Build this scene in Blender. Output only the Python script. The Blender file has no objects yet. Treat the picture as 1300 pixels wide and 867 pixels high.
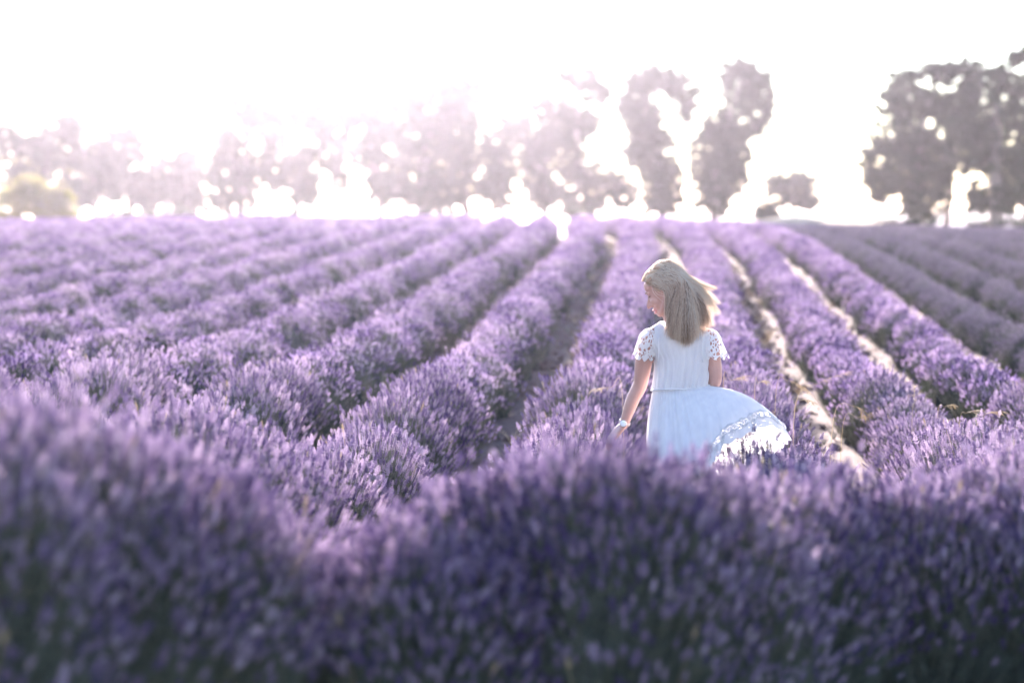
import bpy, math, random
import numpy as np
from mathutils import Vector, Matrix

R = math.radians
rng = np.random.default_rng(7)
scene = bpy.context.scene
COL = scene.collection

# ------------------------------------------------------------------ camera
EYE = 1.88            # camera height above the ground where the woman stands
FPX = 3069.0          # focal length in pixels of a 1300 px wide frame (85 mm)
HZ = 280.0            # picture row of eye level in a 1300 x 867 frame
DW = 12.0             # distance of the woman
cam_d = bpy.data.cameras.new('camera')
cam_d.sensor_width = 36.0
cam_d.lens = FPX / 1300.0 * 36.0
cam_d.shift_y = (HZ - 433.5) / 1300.0
cam_d.clip_start = 0.1
cam_d.clip_end = 6000
cam_d.dof.use_dof = True
cam_d.dof.focus_distance = DW
cam_d.dof.aperture_fstop = 1.9
cam = bpy.data.objects.new('camera', cam_d)
cam.location = (0, 0, EYE)
cam.rotation_euler = (R(90), 0, 0)
COL.objects.link(cam)
scene.camera = cam

# ------------------------------------------------------------------ sky, sun, exposure
SUN_EL, SUN_AZ = R(12.0), R(-5.0)
world = bpy.data.worlds.new('World')
scene.world = world
world.use_nodes = True
wn = world.node_tree
wn.nodes.clear()
sky = wn.nodes.new('ShaderNodeTexSky')
sky.sky_type = 'NISHITA'
sky.sun_disc = False
sky.sun_elevation = SUN_EL
sky.sun_rotation = SUN_AZ
sky.air_density = 1.0
sky.dust_density = 0.02
sky.ozone_density = 2.2
bg = wn.nodes.new('ShaderNodeBackground')
bg.inputs['Strength'].default_value = 0.082
wo = wn.nodes.new('ShaderNodeOutputWorld')
wn.links.new(sky.outputs[0], bg.inputs['Color'])
wn.links.new(bg.outputs[0], wo.inputs['Surface'])

sun_d = bpy.data.lights.new('sun', 'SUN')
sun_d.energy = 5.0
sun_d.angle = R(0.6)
sun_d.color = (1.0, 0.95, 0.83)
sun = bpy.data.objects.new('sun', sun_d)
sdir = Vector((math.cos(SUN_EL) * math.sin(SUN_AZ), math.cos(SUN_EL) * math.cos(SUN_AZ), math.sin(SUN_EL)))
sun.rotation_euler = sdir.to_track_quat('Z', 'Y').to_euler()
sun.location = (-40, 200, 60)
COL.objects.link(sun)

scene.view_settings.view_transform = 'Standard'
scene.view_settings.look = 'None'
scene.view_settings.gamma = 1.0
scene.view_settings.exposure = 2.95
scene.view_settings.use_curve_mapping = False
scene.view_settings.use_white_balance = True
scene.view_settings.white_balance_temperature = 6600
scene.view_settings.white_balance_tint = 27
scene.cycles.use_denoising = True
scene.cycles.max_bounces = 6
scene.cycles.diffuse_bounces = 3
scene.cycles.glossy_bounces = 2
scene.cycles.transmission_bounces = 3
scene.cycles.transparent_max_bounces = 10
scene.cycles.volume_bounces = 0
scene.cycles.use_adaptive_sampling = True
scene.cycles.adaptive_threshold = 0.015
scene.cycles.sample_clamp_indirect = 6.0

# ------------------------------------------------------------------ helpers
def P(px, py, dy=0.0, d0=DW):
    """point at depth d0+dy whose place in a 1300x867 frame is (px, py)"""
    d = d0 + dy
    return np.array(((px - 650.0) / FPX * d, d, EYE - (py - HZ) / FPX * d))

def tag(o, label=None, cat=None, group=None, kind=None):
    if label: o['label'] = label
    if cat: o['category'] = cat
    if group: o['group'] = group
    if kind: o['kind'] = kind
    return o

def empty(name, loc):
    o = bpy.data.objects.new(name, None)
    o.location = loc
    o.empty_display_size = 0.1
    COL.objects.link(o)
    return o

def make_mesh(name, verts, faces, mats=(), smooth=False, mat_idx=None):
    me = bpy.data.meshes.new(name)
    verts = np.asarray(verts, dtype=np.float32)
    if isinstance(faces, np.ndarray):
        n, k = faces.shape
        me.vertices.add(len(verts)); me.vertices.foreach_set('co', verts.ravel())
        me.loops.add(n * k); me.loops.foreach_set('vertex_index', faces.astype(np.int32).ravel())
        me.polygons.add(n)
        me.polygons.foreach_set('loop_start', np.arange(0, n * k, k, dtype=np.int32))
        try:
            me.polygons.foreach_set('loop_total', np.full(n, k, dtype=np.int32))
        except Exception:
            pass
        me.update(calc_edges=True)
        me.validate()
    else:
        me.from_pydata([tuple(map(float, v)) for v in verts], [], faces)
    for m in mats:
        me.materials.append(m)
    if mat_idx is not None:
        me.polygons.foreach_set('material_index', np.asarray(mat_idx, dtype=np.int32))
    if smooth:
        me.polygons.foreach_set('use_smooth', np.ones(len(me.polygons), dtype=bool))
    me.update()
    return me

def link(name, me, parent=None, loc=None):
    o = bpy.data.objects.new(name, me)
    COL.objects.link(o)
    if parent is not None:
        o.parent = parent
    if loc is not None:
        o.location = loc
    return o

class MB:
    """collects verts and faces (numpy, any polygon size kept as tuples)"""
    def __init__(self):
        self.v = []; self.f = []; self.m = []; self.n = 0
    def add(self, verts, faces, m=0):
        verts = np.asarray(verts, dtype=float).reshape(-1, 3)
        self.v.append(verts)
        self.f.extend([tuple(i + self.n for i in f) for f in faces])
        self.m.extend([m] * len(faces))
        self.n += len(verts)
    def tube(self, pts, radii, sides=6, m=0, cap=True, flat=1.0):
        pts = np.asarray(pts, float); n = len(pts)
        if np.isscalar(radii): radii = [radii] * n
        T = np.gradient(pts, axis=0)
        T /= np.linalg.norm(T, axis=1)[:, None] + 1e-9
        ref = np.array((0.13, 0.21, 0.97)) if abs(T[0][2]) < 0.9 else np.array((0.97, 0.2, 0.1))
        V = []
        N = np.cross(T[0], ref); N /= np.linalg.norm(N)
        for i in range(n):
            N = N - T[i] * np.dot(N, T[i]); N /= np.linalg.norm(N) + 1e-9
            B = np.cross(T[i], N)
            for j in range(sides):
                a = 2 * math.pi * j / sides
                V.append(pts[i] + radii[i] * (math.cos(a) * N + flat * math.sin(a) * B))
        F = []
        for i in range(n - 1):
            for j in range(sides):
                k = (j + 1) % sides
                F.append((i * sides + j, i * sides + k, (i + 1) * sides + k, (i + 1) * sides + j))
        if cap:
            F.append(tuple(range(sides))[::-1])
            F.append(tuple((n - 1) * sides + j for j in range(sides)))
        self.add(V, F, m)
    def ellipsoid(self, c, ax, seg=16, rings=10, m=0, noise=0.0):
        """ax: 3x3 rows are the three half axes"""
        c = np.asarray(c, float); ax = np.asarray(ax, float)
        if ax.ndim == 1: ax = np.diag(ax)
        V = [(0, 0, 1)]
        for i in range(1, rings):
            ph = math.pi * i / rings
            for j in range(seg):
                a = 2 * math.pi * j / seg
                V.append((math.sin(ph) * math.cos(a), math.sin(ph) * math.sin(a), math.cos(ph)))
        V.append((0, 0, -1))
        V = np.array(V)
        if noise: V *= 1 + rng.normal(0, noise, (len(V), 1))
        V = V @ ax + c
        F = [(0, 1 + j, 1 + (j + 1) % seg) for j in range(seg)]
        for i in range(rings - 2):
            for j in range(seg):
                k = (j + 1) % seg
                F.append((1 + i * seg + j, 1 + (i + 1) * seg + j, 1 + (i + 1) * seg + k, 1 + i * seg + k))
        e = 1 + (rings - 2) * seg; L = len(V) - 1
        F += [(e + j, L, e + (j + 1) % seg) for j in range(seg)]
        self.add(V, F, m)
    def loft(self, rings, m=0, closed=True, cap=False):
        n = len(rings); k = len(rings[0])
        V = np.concatenate(rings)
        F = []
        for i in range(n - 1):
            for j in range(k if closed else k - 1):
                q = (j + 1) % k
                F.append((i * k + j, i * k + q, (i + 1) * k + q, (i + 1) * k + j))
        if cap:
            F.append(tuple(range(k))[::-1]); F.append(tuple((n - 1) * k + j for j in range(k)))
        self.add(V, F, m)
    def mesh(self, name, mats=(), smooth=False, off=None):
        V = np.concatenate(self.v)
        if off is not None: V = V - np.asarray(off)
        return make_mesh(name, V, self.f, mats, smooth, self.m if any(self.m) else None)

def vnoise(x, y, seed=0):
    """smooth value noise, numpy"""
    x = np.asarray(x, float); y = np.asarray(y, float)
    xi = np.floor(x).astype(np.int64); yi = np.floor(y).astype(np.int64)
    xf = x - xi; yf = y - yi
    u = xf * xf * (3 - 2 * xf); v = yf * yf * (3 - 2 * yf)
    def h(a, b):
        n = (a * 374761393 + b * 668265263 + seed * 1442695041) & 0xffffffff
        n = ((n ^ (n >> 13)) * 1274126177) & 0xffffffff
        return ((n ^ (n >> 16)) & 0xffff) / 65535.0
    return (h(xi, yi) * (1 - u) + h(xi + 1, yi) * u) * (1 - v) + (h(xi, yi + 1) * (1 - u) + h(xi + 1, yi + 1) * u) * v

# ------------------------------------------------------------------ materials
def new_mat(name):
    m = bpy.data.materials.new(name)
    m.use_nodes = True
    nt = m.node_tree
    nt.nodes.clear()
    out = nt.nodes.new('ShaderNodeOutputMaterial')
    return m, nt, out

def N(nt, t, **kw):
    n = nt.nodes.new(t)
    for k, v in kw.items():
        setattr(n, k, v)
    return n

def ramp(nt, fac, stops):
    r = N(nt, 'ShaderNodeValToRGB')
    while len(r.color_ramp.elements) > 1:
        r.color_ramp.elements.remove(r.color_ramp.elements[0])
    r.color_ramp.elements[0].position = stops[0][0]
    r.color_ramp.elements[0].color = (*stops[0][1], 1)
    for p, c in stops[1:]:
        e = r.color_ramp.elements.new(p); e.color = (*c, 1)
    if fac is not None: nt.links.new(fac, r.inputs['Fac'])
    return r.outputs['Color']

def leafy(name, stops, trans=0.35, rough=0.7, spec=0.2, noise_scale=None, tboost=None):
    """reflecting + light-passing plant surface, colour varied per instance"""
    m, nt, out = new_mat(name)
    if noise_scale:
        g = N(nt, 'ShaderNodeNewGeometry')
        nz = N(nt, 'ShaderNodeTexNoise'); nz.inputs['Scale'].default_value = noise_scale
        nz.inputs['Detail'].default_value = 3
        nt.links.new(g.outputs['Position'], nz.inputs['Vector'])
        fac = nz.outputs['Fac']
    else:
        oi = N(nt, 'ShaderNodeObjectInfo')
        g = N(nt, 'ShaderNodeNewGeometry')
        nz = N(nt, 'ShaderNodeTexNoise'); nz.inputs['Scale'].default_value = 0.9; nz.inputs['Detail'].default_value = 2
        nt.links.new(g.outputs['Position'], nz.inputs['Vector'])
        mr = N(nt, 'ShaderNodeMapRange'); mr.inputs['From Min'].default_value = .3; mr.inputs['From Max'].default_value = .7
        mr.inputs['To Min'].default_value = -.3; mr.inputs['To Max'].default_value = .3
        nt.links.new(nz.outputs['Fac'], mr.inputs['Value'])
        ad = N(nt, 'ShaderNodeMath', operation='ADD', use_clamp=True)
        nt.links.new(oi.outputs['Random'], ad.inputs[0]); nt.links.new(mr.outputs[0], ad.inputs[1])
        fac = ad.outputs[0]
    c = ramp(nt, fac, stops)
    b = N(nt, 'ShaderNodeBsdfPrincipled')
    b.inputs['Roughness'].default_value = rough
    b.inputs['Specular IOR Level'].default_value = spec
    nt.links.new(c, b.inputs['Base Color'])
    t = N(nt, 'ShaderNodeBsdfTranslucent')
    if tboost:
        mx = N(nt, 'ShaderNodeMix', data_type='RGBA', blend_type='MULTIPLY')
        mx.inputs[0].default_value = 1.0
        nt.links.new(c, mx.inputs[6]); mx.inputs[7].default_value = (*tboost, 1)
        nt.links.new(mx.outputs[2], t.inputs['Color'])
    else:
        nt.links.new(c, t.inputs['Color'])
    ms = N(nt, 'ShaderNodeMixShader'); ms.inputs[0].default_value = trans
    nt.links.new(b.outputs[0], ms.inputs[1]); nt.links.new(t.outputs[0], ms.inputs[2])
    nt.links.new(ms.outputs[0], out.inputs['Surface'])
    return m

M = {}
M['flower'] = leafy('lavender_flower', [(0.0, (0.11, 0.072, 0.215)), (0.35, (0.27, 0.205, 0.35)), (0.7, (0.45, 0.365, 0.49)), (1.0, (0.64, 0.55, 0.64))], 0.6, 0.6, 0.3)
M['petal'] = leafy('lavender_petal', [(0.0, (0.48, 0.38, 0.58)), (0.5, (0.60, 0.49, 0.66)), (1.0, (0.72, 0.62, 0.74))], 0.65, 0.6, 0.3)
M['flower_dull'] = leafy('faded_flower', [(0.0, (0.20, 0.165, 0.21)), (0.5, (0.29, 0.245, 0.29)), (1.0, (0.38, 0.325, 0.35))], 0.35, 0.7, 0.2)
M['petal_dull'] = leafy('faded_petal', [(0.0, (0.32, 0.26, 0.35)), (1.0, (0.44, 0.37, 0.43))], 0.4, 0.7, 0.2)
M['stem'] = leafy('lavender_stem', [(0.0, (0.10, 0.125, 0.10)), (0.5, (0.17, 0.195, 0.15)), (1.0, (0.27, 0.285, 0.21))], 0.45, 0.6, 0.3)
M['foliage'] = leafy('lavender_foliage', [(0.3, (0.05, 0.06, 0.055)), (0.55, (0.09, 0.10, 0.085)), (0.75, (0.14, 0.15, 0.12))], 0.15, 0.8, 0.1, noise_scale=25.0)
M['leaf'] = leafy('gum_leaf', [(0.3, (0.045, 0.06, 0.035)), (0.5, (0.06, 0.075, 0.045)), (0.7, (0.085, 0.095, 0.06))], 0.3, 0.55, 0.35, noise_scale=0.6)
M['gold_leaf'] = leafy('golden_leaf', [(0.3, (0.16, 0.16, 0.05)), (0.7, (0.26, 0.24, 0.09))], 0.5, 0.6, 0.3, noise_scale=0.8)
M['straw'] = leafy('dry_straw', [(0.0, (0.50, 0.40, 0.24)), (1.0, (0.62, 0.52, 0.34))], 0.4, 0.6, 0.3)

def bark():
    m, nt, out = new_mat('gum_bark')
    g = N(nt, 'ShaderNodeNewGeometry')
    nz = N(nt, 'ShaderNodeTexNoise'); nz.inputs['Scale'].default_value = 1.3; nz.inputs['Detail'].default_value = 6
    mp = N(nt, 'ShaderNodeMapping'); mp.inputs['Scale'].default_value = (2.0, 2.0, 0.4)
    nt.links.new(g.outputs['Position'], mp.inputs['Vector']); nt.links.new(mp.outputs[0], nz.inputs['Vector'])
    c = ramp(nt, nz.outputs['Fac'], [(0.3, (0.10, 0.085, 0.075)), (0.6, (0.22, 0.19, 0.17)), (0.8, (0.34, 0.30, 0.27))])
    b = N(nt, 'ShaderNodeBsdfPrincipled'); b.inputs['Roughness'].default_value = 0.85
    nt.links.new(c, b.inputs['Base Color']); nt.links.new(b.outputs[0], out.inputs['Surface'])
    return m
M['bark'] = bark()

def soil():
    m, nt, out = new_mat('field_soil')
    g = N(nt, 'ShaderNodeNewGeometry')
    n1 = N(nt, 'ShaderNodeTexNoise'); n1.inputs['Scale'].default_value = 0.9; n1.inputs['Detail'].default_value = 8
    n2 = N(nt, 'ShaderNodeTexNoise'); n2.inputs['Scale'].default_value = 14.0; n2.inputs['Detail'].default_value = 8
    for n in (n1, n2): nt.links.new(g.outputs['Position'], n.inputs['Vector'])
    ad = N(nt, 'ShaderNodeMath', operation='ADD'); nt.links.new(n1.outputs['Fac'], ad.inputs[0]); nt.links.new(n2.outputs['Fac'], ad.inputs[1])
    hf = N(nt, 'ShaderNodeMath', operation='MULTIPLY'); hf.inputs[1].default_value = 0.5; nt.links.new(ad.outputs[0], hf.inputs[0])
    cs = ramp(nt, hf.outputs[0], [(0.3, (0.12, 0.086, 0.078)), (0.5, (0.185, 0.137, 0.122)), (0.7, (0.25, 0.195, 0.172))])
    cg = ramp(nt, n1.outputs['Fac'], [(0.3, (0.40, 0.33, 0.20)), (0.7, (0.56, 0.47, 0.31))])
    sp = N(nt, 'ShaderNodeSeparateXYZ'); nt.links.new(g.outputs['Position'], sp.inputs[0])
    mr = N(nt, 'ShaderNodeMapRange'); mr.inputs['From Min'].default_value = 74; mr.inputs['From Max'].default_value = 84
    nt.links.new(sp.outputs['Y'], mr.inputs['Value'])
    mx = N(nt, 'ShaderNodeMix', data_type='RGBA'); nt.links.new(mr.outputs[0], mx.inputs[0])
    nt.links.new(cs, mx.inputs[6]); nt.links.new(cg, mx.inputs[7])
    b = N(nt, 'ShaderNodeBsdfPrincipled'); b.inputs['Roughness'].default_value = 0.95
    b.inputs['Specular IOR Level'].default_value = 0.02
    nt.links.new(mx.outputs[2], b.inputs['Base Color'])
    bp = N(nt, 'ShaderNodeBump'); bp.inputs['Strength'].default_value = 0.4; bp.inputs['Distance'].default_value = 0.03
    nt.links.new(n2.outputs['Fac'], bp.inputs['Height']); nt.links.new(bp.outputs[0], b.inputs['Normal'])
    nt.links.new(b.outputs[0], out.inputs['Surface'])
    return m
M['soil'] = soil()

def simple(name, col, rough=0.5, spec=0.5, sss=0.0, metallic=0.0, var=0.0, scale=20.0, sheen=0.0):
    m, nt, out = new_mat(name)
    b = N(nt, 'ShaderNodeBsdfPrincipled')
    b.inputs['Roughness'].default_value = rough
    b.inputs['Specular IOR Level'].default_value = spec
    b.inputs['Metallic'].default_value = metallic
    b.inputs['Sheen Weight'].default_value = sheen
    if sss:
        b.inputs['Subsurface Weight'].default_value = sss
        b.inputs['Subsurface Radius'].default_value = (0.012, 0.004, 0.002)
        b.inputs['Subsurface Scale'].default_value = 1.0
    tc = N(nt, 'ShaderNodeTexCoord')
    nz = N(nt, 'ShaderNodeTexNoise'); nz.inputs['Scale'].default_value = scale; nz.inputs['Detail'].default_value = 4
    nt.links.new(tc.outputs['Object'], nz.inputs['Vector'])
    lo = tuple(c * (1 - var) for c in col); hi = tuple(min(1, c * (1 + var)) for c in col)
    c = ramp(nt, nz.outputs['Fac'], [(0.3, lo), (0.7, hi)])
    nt.links.new(c, b.inputs['Base Color'])
    nt.links.new(b.outputs[0], out.inputs['Surface'])
    return m
M['skin'] = simple('skin', (0.50, 0.275, 0.225), 0.45, 0.4, 0.15, var=0.06, scale=14, sheen=0.15)
M['lips'] = simple('lip_skin', (0.55, 0.19, 0.19), 0.35, 0.5, var=0.08, scale=60)
M['brow'] = simple('brow_hair', (0.26, 0.17, 0.11), 0.7, 0.2, var=0.1, scale=200)
M['lash'] = simple('eyelash', (0.05, 0.035, 0.03), 0.6, 0.2, var=0.1, scale=200)
M['watch_face'] = simple('watch_dial', (0.88, 0.88, 0.90), 0.3, 0.5, var=0.02, scale=90)
M['watch_metal'] = simple('watch_metal', (0.75, 0.68, 0.62), 0.25, 0.5, metallic=1.0, var=0.03, scale=90)
M['strap'] = simple('watch_strap', (0.55, 0.42, 0.38), 0.5, 0.4, var=0.06, scale=80)
M['sandal'] = simple('sandal_leather', (0.30, 0.18, 0.10), 0.6, 0.3, var=0.1, scale=50)
M['hill'] = simple('hill_scrub', (0.09, 0.10, 0.07), 0.95, 0.1, var=0.25, scale=0.05)

def hair_mat():
    m, nt, out = new_mat('blonde_hair')
    at = N(nt, 'ShaderNodeAttribute'); at.attribute_name = 'tint'
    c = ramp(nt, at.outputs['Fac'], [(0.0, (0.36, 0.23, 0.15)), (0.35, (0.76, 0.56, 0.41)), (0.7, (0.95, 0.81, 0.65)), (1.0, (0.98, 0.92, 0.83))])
    b = N(nt, 'ShaderNodeBsdfPrincipled'); b.inputs['Roughness'].default_value = 0.38
    b.inputs['Specular IOR Level'].default_value = 0.6
    nt.links.new(c, b.inputs['Base Color'])
    t = N(nt, 'ShaderNodeBsdfTranslucent'); nt.links.new(c, t.inputs['Color'])
    ms = N(nt, 'ShaderNodeMixShader'); ms.inputs[0].default_value = 0.62
    nt.links.new(b.outputs[0], ms.inputs[1]); nt.links.new(t.outputs[0], ms.inputs[2])
    nt.links.new(ms.outputs[0], out.inputs['Surface'])
    return m
M['hair'] = hair_mat()

def cloth(name, lace=False, eyelet=False):
    m, nt, out = new_mat(name)
    tc = N(nt, 'ShaderNodeTexCoord')
    b = N(nt, 'ShaderNodeBsdfPrincipled'); b.inputs['Roughness'].default_value = 0.75
    b.inputs['Specular IOR Level'].default_value = 0.2
    b.inputs['Sheen Weight'].default_value = 0.25
    nz = N(nt, 'ShaderNodeTexNoise'); nz.inputs['Scale'].default_value = 9.0; nz.inputs['Detail'].default_value = 5
    mp = N(nt, 'ShaderNodeMapping'); mp.inputs['Scale'].default_value = (4.0, 4.0, 0.8)
    nt.links.new(tc.outputs['Object'], mp.inputs['Vector']); nt.links.new(mp.outputs[0], nz.inputs['Vector'])
    c = ramp(nt, nz.outputs['Fac'], [(0.3, (0.80, 0.80, 0.82)), (0.7, (0.88, 0.88, 0.88))])
    nt.links.new(c, b.inputs['Base Color'])
    bp = N(nt, 'ShaderNodeBump'); bp.inputs['Strength'].default_value = 0.5; bp.inputs['Distance'].default_value = 0.012
    nt.links.new(nz.outputs['Fac'], bp.inputs['Height']); nt.links.new(bp.outputs[0], b.inputs['Normal'])
    t = N(nt, 'ShaderNodeBsdfTranslucent'); nt.links.new(c, t.inputs['Color'])
    ms = N(nt, 'ShaderNodeMixShader'); ms.inputs[0].default_value = 0.42
    nt.links.new(b.outputs[0], ms.inputs[1]); nt.links.new(t.outputs[0], ms.inputs[2])
    sh = ms.outputs[0]
    if lace:
        uv = N(nt, 'ShaderNodeUVMap')
        v = N(nt, 'ShaderNodeTexVoronoi'); v.feature = 'DISTANCE_TO_EDGE'; v.inputs['Scale'].default_value = 1.0
        nt.links.new(uv.outputs[0], v.inputs['Vector'])
        gt = N(nt, 'ShaderNodeMath', operation='GREATER_THAN'); gt.inputs[1].default_value = 0.16 if not eyelet else 0.31
        nt.links.new(v.outputs['Distance'], gt.inputs[0])
        tr = N(nt, 'ShaderNodeBsdfTransparent')
        m2 = N(nt, 'ShaderNodeMixShader')
        nt.links.new(gt.outputs[0], m2.inputs[0]); nt.links.new(sh, m2.inputs[1]); nt.links.new(tr.outputs[0], m2.inputs[2])
        sh = m2.outputs[0]
    nt.links.new(sh, out.inputs['Surface'])
    return m
M['cloth'] = cloth('white_cotton')
M['lace'] = cloth('white_lace', lace=True)
M['eyelet'] = cloth('white_eyelet_lace', lace=True, eyelet=True)

# ------------------------------------------------------------------ ground
def z_profile(d):
    """ground height along the view (0 = where the woman stands)"""
    d = np.asarray(d, float)
    near_d = [-30, 0, 4, 6, 8, 10, 12, 14, 17, 20, 24, 30, 36, 42, 48, 54, 60, 66, 72, 78, 90, 130, 200, 300, 700, 1500]
    e = [-1.25, -1.27, -1.30, -1.36, -1.52, -1.72, -1.86, -1.88, -1.71, -1.60, -1.46, -1.255, -1.05, -0.865, -0.71, -0.595, -0.525, -0.49, -0.50, -0.54, -0.8, -1.8, -2.6, -3.0, -5.0, -7.0]
    # smooth piecewise cubic through the table
    x = np.array(near_d, float); y = np.array(e, float)
    m = np.gradient(y, x)
    i = np.clip(np.searchsorted(x, d) - 1, 0, len(x) - 2)
    h = x[i + 1] - x[i]; t = np.clip((d - x[i]) / h, 0, 1)
    h00 = 2 * t**3 - 3 * t**2 + 1; h10 = t**3 - 2 * t**2 + t; h01 = -2 * t**3 + 3 * t**2; h11 = t**3 - t**2
    return EYE + h00 * y[i] + h10 * h * m[i] + h01 * y[i + 1] + h11 * h * m[i + 1]

def ground_z(x, d):
    x = np.asarray(x, float); d = np.asarray(d, float)
    z = z_profile(d)
    s = np.clip((d - 25) / 45, 0, 1)
    z = z - 0.0016 * s * np.maximum(0, x - 3) ** 2 * np.clip(90 / np.maximum(d, 90), 0, 1) ** 2 \
          - 0.0010 * s * np.maximum(0, -x - 4) ** 2 * np.clip(90 / np.maximum(d, 90), 0, 1) ** 2
    z = z + 1.6 * np.exp(-((x - 13) / 5.0) ** 2 - ((d - 104) / 15.0) ** 2)
    # the ground swells a little on both sides of the furrow she walks in
    z = z + 0.17 * np.clip((x - 1.05) / 0.7, 0, 1) * np.clip((21 - d) / 7.0, 0, 1)
    z = z + 0.15 * np.clip((-0.25 - x) / 0.8, 0, 1) * np.clip((24 - d) / 9.0, 0, 1)
    return z

def row_x(X, d):
    d = np.asarray(d, float)
    return X + 0.0674 * d - 0.78 * (np.maximum(0, d - 35) / 30.0) ** 2

def build_ground():
    ys = np.concatenate([np.arange(-30, 2, 4), np.arange(2, 40, 0.25), np.arange(40, 90, 1.0), np.geomspace(90, 2500, 40)])
    us = np.concatenate([-np.geomspace(1600, 12, 22), np.arange(-11.75, 11.8, 0.25), np.geomspace(12, 1600, 22)])
    X, Y = np.meshgrid(us, ys)
    Z = ground_z(X, Y)
    near = np.clip((60 - Y) / 30, 0, 1) * (Y > 3)
    # furrows: wheel track sunk between the rows, crumbly ridges
    Xr = X - row_x(0.0, Y)
    ph = np.where(Xr < 0, (Xr + .05) / 1.07, (Xr - .05) / .935)
    fr = np.abs(ph - np.round(ph))          # 0 in the gap centre
    Z = Z + near * (0.05 * (fr * 2) - 0.03 + 0.028 * (vnoise(X * 3, Y * 3, 3) - 0.5) + 0.025 * (vnoise(X * 1.1, Y * 0.7, 5) - 0.5))
    n, k = X.shape
    idx = np.arange(n * k).reshape(n, k)
    F = np.stack([idx[:-1, :-1], idx[:-1, 1:], idx[1:, 1:], idx[1:, :-1]], -1).reshape(-1, 4)
    me = make_mesh('ground', np.stack([X, Y, Z], -1).reshape(-1, 3), F, [M['soil']], True)
    o = link('ground', me)
    tag(o, 'pale sandy soil of the field with dry grass beyond the crest', 'ground', kind='structure')
build_ground()

def build_hills():
    mb = MB()
    xs = np.linspace(-60, 520, 60)
    rings = []
    for j, t in enumerate(np.linspace(0, 1, 7)):
        y = 760 + 120 * t
        hgt = np.sin(t * math.pi) * (6.0 + 5.0 * vnoise(xs * 0.012, xs * 0 + 2, 4) + 1.5 * vnoise(xs * 0.06, xs * 0, 8)) * np.clip((xs + 60) / 120, 0, 1)
        rings.append(np.stack([xs, xs * 0 + y, EYE - 6.6 + hgt], -1))
    mb.loft(rings, closed=False)
    o = link('hills', mb.mesh('hills', [M['hill']], True))
    tag(o, 'low hazy blue hills far beyond the field', 'hills', kind='structure')
build_hills()

# ------------------------------------------------------------------ lavender
def head_verts(rs, L, w, whorls, per, lod):
    """one flower head along +Z starting at z=0: list of (verts, faces, mat)"""
    out = []
    if lod == 0:
        for i in range(whorls):
            t = i / (whorls - 1)
            z = L * (0.0 if i == 0 else 0.14 + 0.86 * t)
            r = w * (0.75 + 0.5 * math.sin(math.pi * min(1, t * 0.9 + 0.1))) * (1 - 0.45 * t)
            a0 = rs.uniform(0, 6.28)
            for k in range(per):
                a = a0 + 6.283 * k / per + rs.uniform(-.2, .2)
                d = np.array((math.cos(a), math.sin(a), 0))
                tng = np.array((-d[1], d[0], 0))
                b = np.array((0, 0, z)) + d * r * 0.15
                up = np.array((0, 0, 1))
                ln = L / whorls * 1.35
                mid = b + d * r * 0.9 + up * ln * 0.45
                tip = b + d * r * (0.8 + rs.uniform(0, .45)) + up * ln
                q = r * 0.42
                V = [b, mid + tng * q, mid + d * q * .8, mid - tng * q, tip]
                out.append((V, [(0, 2, 1), (0, 3, 2), (1, 2, 4), (2, 3, 4), (0, 1, 4), (0, 4, 3)], 0))
                if rs.random() < 0.42:      # an open corolla
                    c = tip + d * r * 0.1
                    s = r * 0.5
                    V = [c, c + d * s + tng * s * .7 + up * s * .3, c + d * s * 1.2 + up * s * .9, c + d * s - tng * s * .7 + up * s * .3]
                    out.append((V, [(0, 1, 2), (0, 2, 3)], 1))
    else:
        prof = [(0, .3), (.1, 1.0), (.22, .55), (.42, 1.1), (.6, .8), (.8, .8), (1.0, .1)]
        sd = 4
        V = []; F = []
        a0 = rs.uniform(0, 6.28)
        for i, (t, r) in enumerate(prof):
            for k in range(sd):
                a = a0 + i * 0.7 + 6.283 * k / sd
                rr = w * r * rs.uniform(.75, 1.25)
                V.append((rr * math.cos(a), rr * math.sin(a), L * t))
        for i in range(len(prof) - 1):
            for k in range(sd):
                q = (k + 1) % sd
                F.append((i * sd + k, i * sd + q, (i + 1) * sd + q, (i + 1) * sd + k))
        out.append((V, F, 0 if rs.random() < .7 else 1))
    return out

def add_spike(mb, rs, base, direction, stem_len, L, w, lod, stem_r):
    """stem from base along direction (slightly curved) then the flower head"""
    d = np.array(direction, float); d /= np.linalg.norm(d)
    bend = rs.normal(0, 0.05, 3) * stem_len
    p = [np.array(base) + d * stem_len * t + bend * t * t for t in ((0, .5, 1) if lod == 0 else (0, 1))]
    mb.tube(p, [stem_r * (1.2 - 0.4 * i / (len(p) - 1)) for i in range(len(p))], 3, 2, cap=False)
    ax = p[-1] - p[-2]; ax /= np.linalg.norm(ax)
    ref = np.array((1, 0, 0)) if abs(ax[0]) < .8 else np.array((0, 1, 0))
    X = np.cross(ref, ax); X /= np.linalg.norm(X); Y = np.cross(ax, X)
    B = np.stack([X, Y, ax])
    for V, F, m in head_verts(rs, L, w, int(rs.integers(5, 8)), 5, lod):
        mb.add(np.array(V) @ B + p[-1], F, m)
    if lod == 0 and rs.random() < .7:     # a pair of small leaves on the stem
        s = stem_len * rs.uniform(.15, .5)
        c = np.array(base) + d * s
        a = rs.uniform(0, 6.28)
        for sg in (1, -1):
            o = np.array((math.cos(a), math.sin(a), 0)) * sg
            t = np.array((-o[1], o[0], 0)) * 0.0022
            mb.add([c - t, c + t, c + o * .022 + d * .022, c + o * .03 + d * .05], [(0, 1, 2), (0, 2, 3), (1, 3, 2)], 2)

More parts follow.
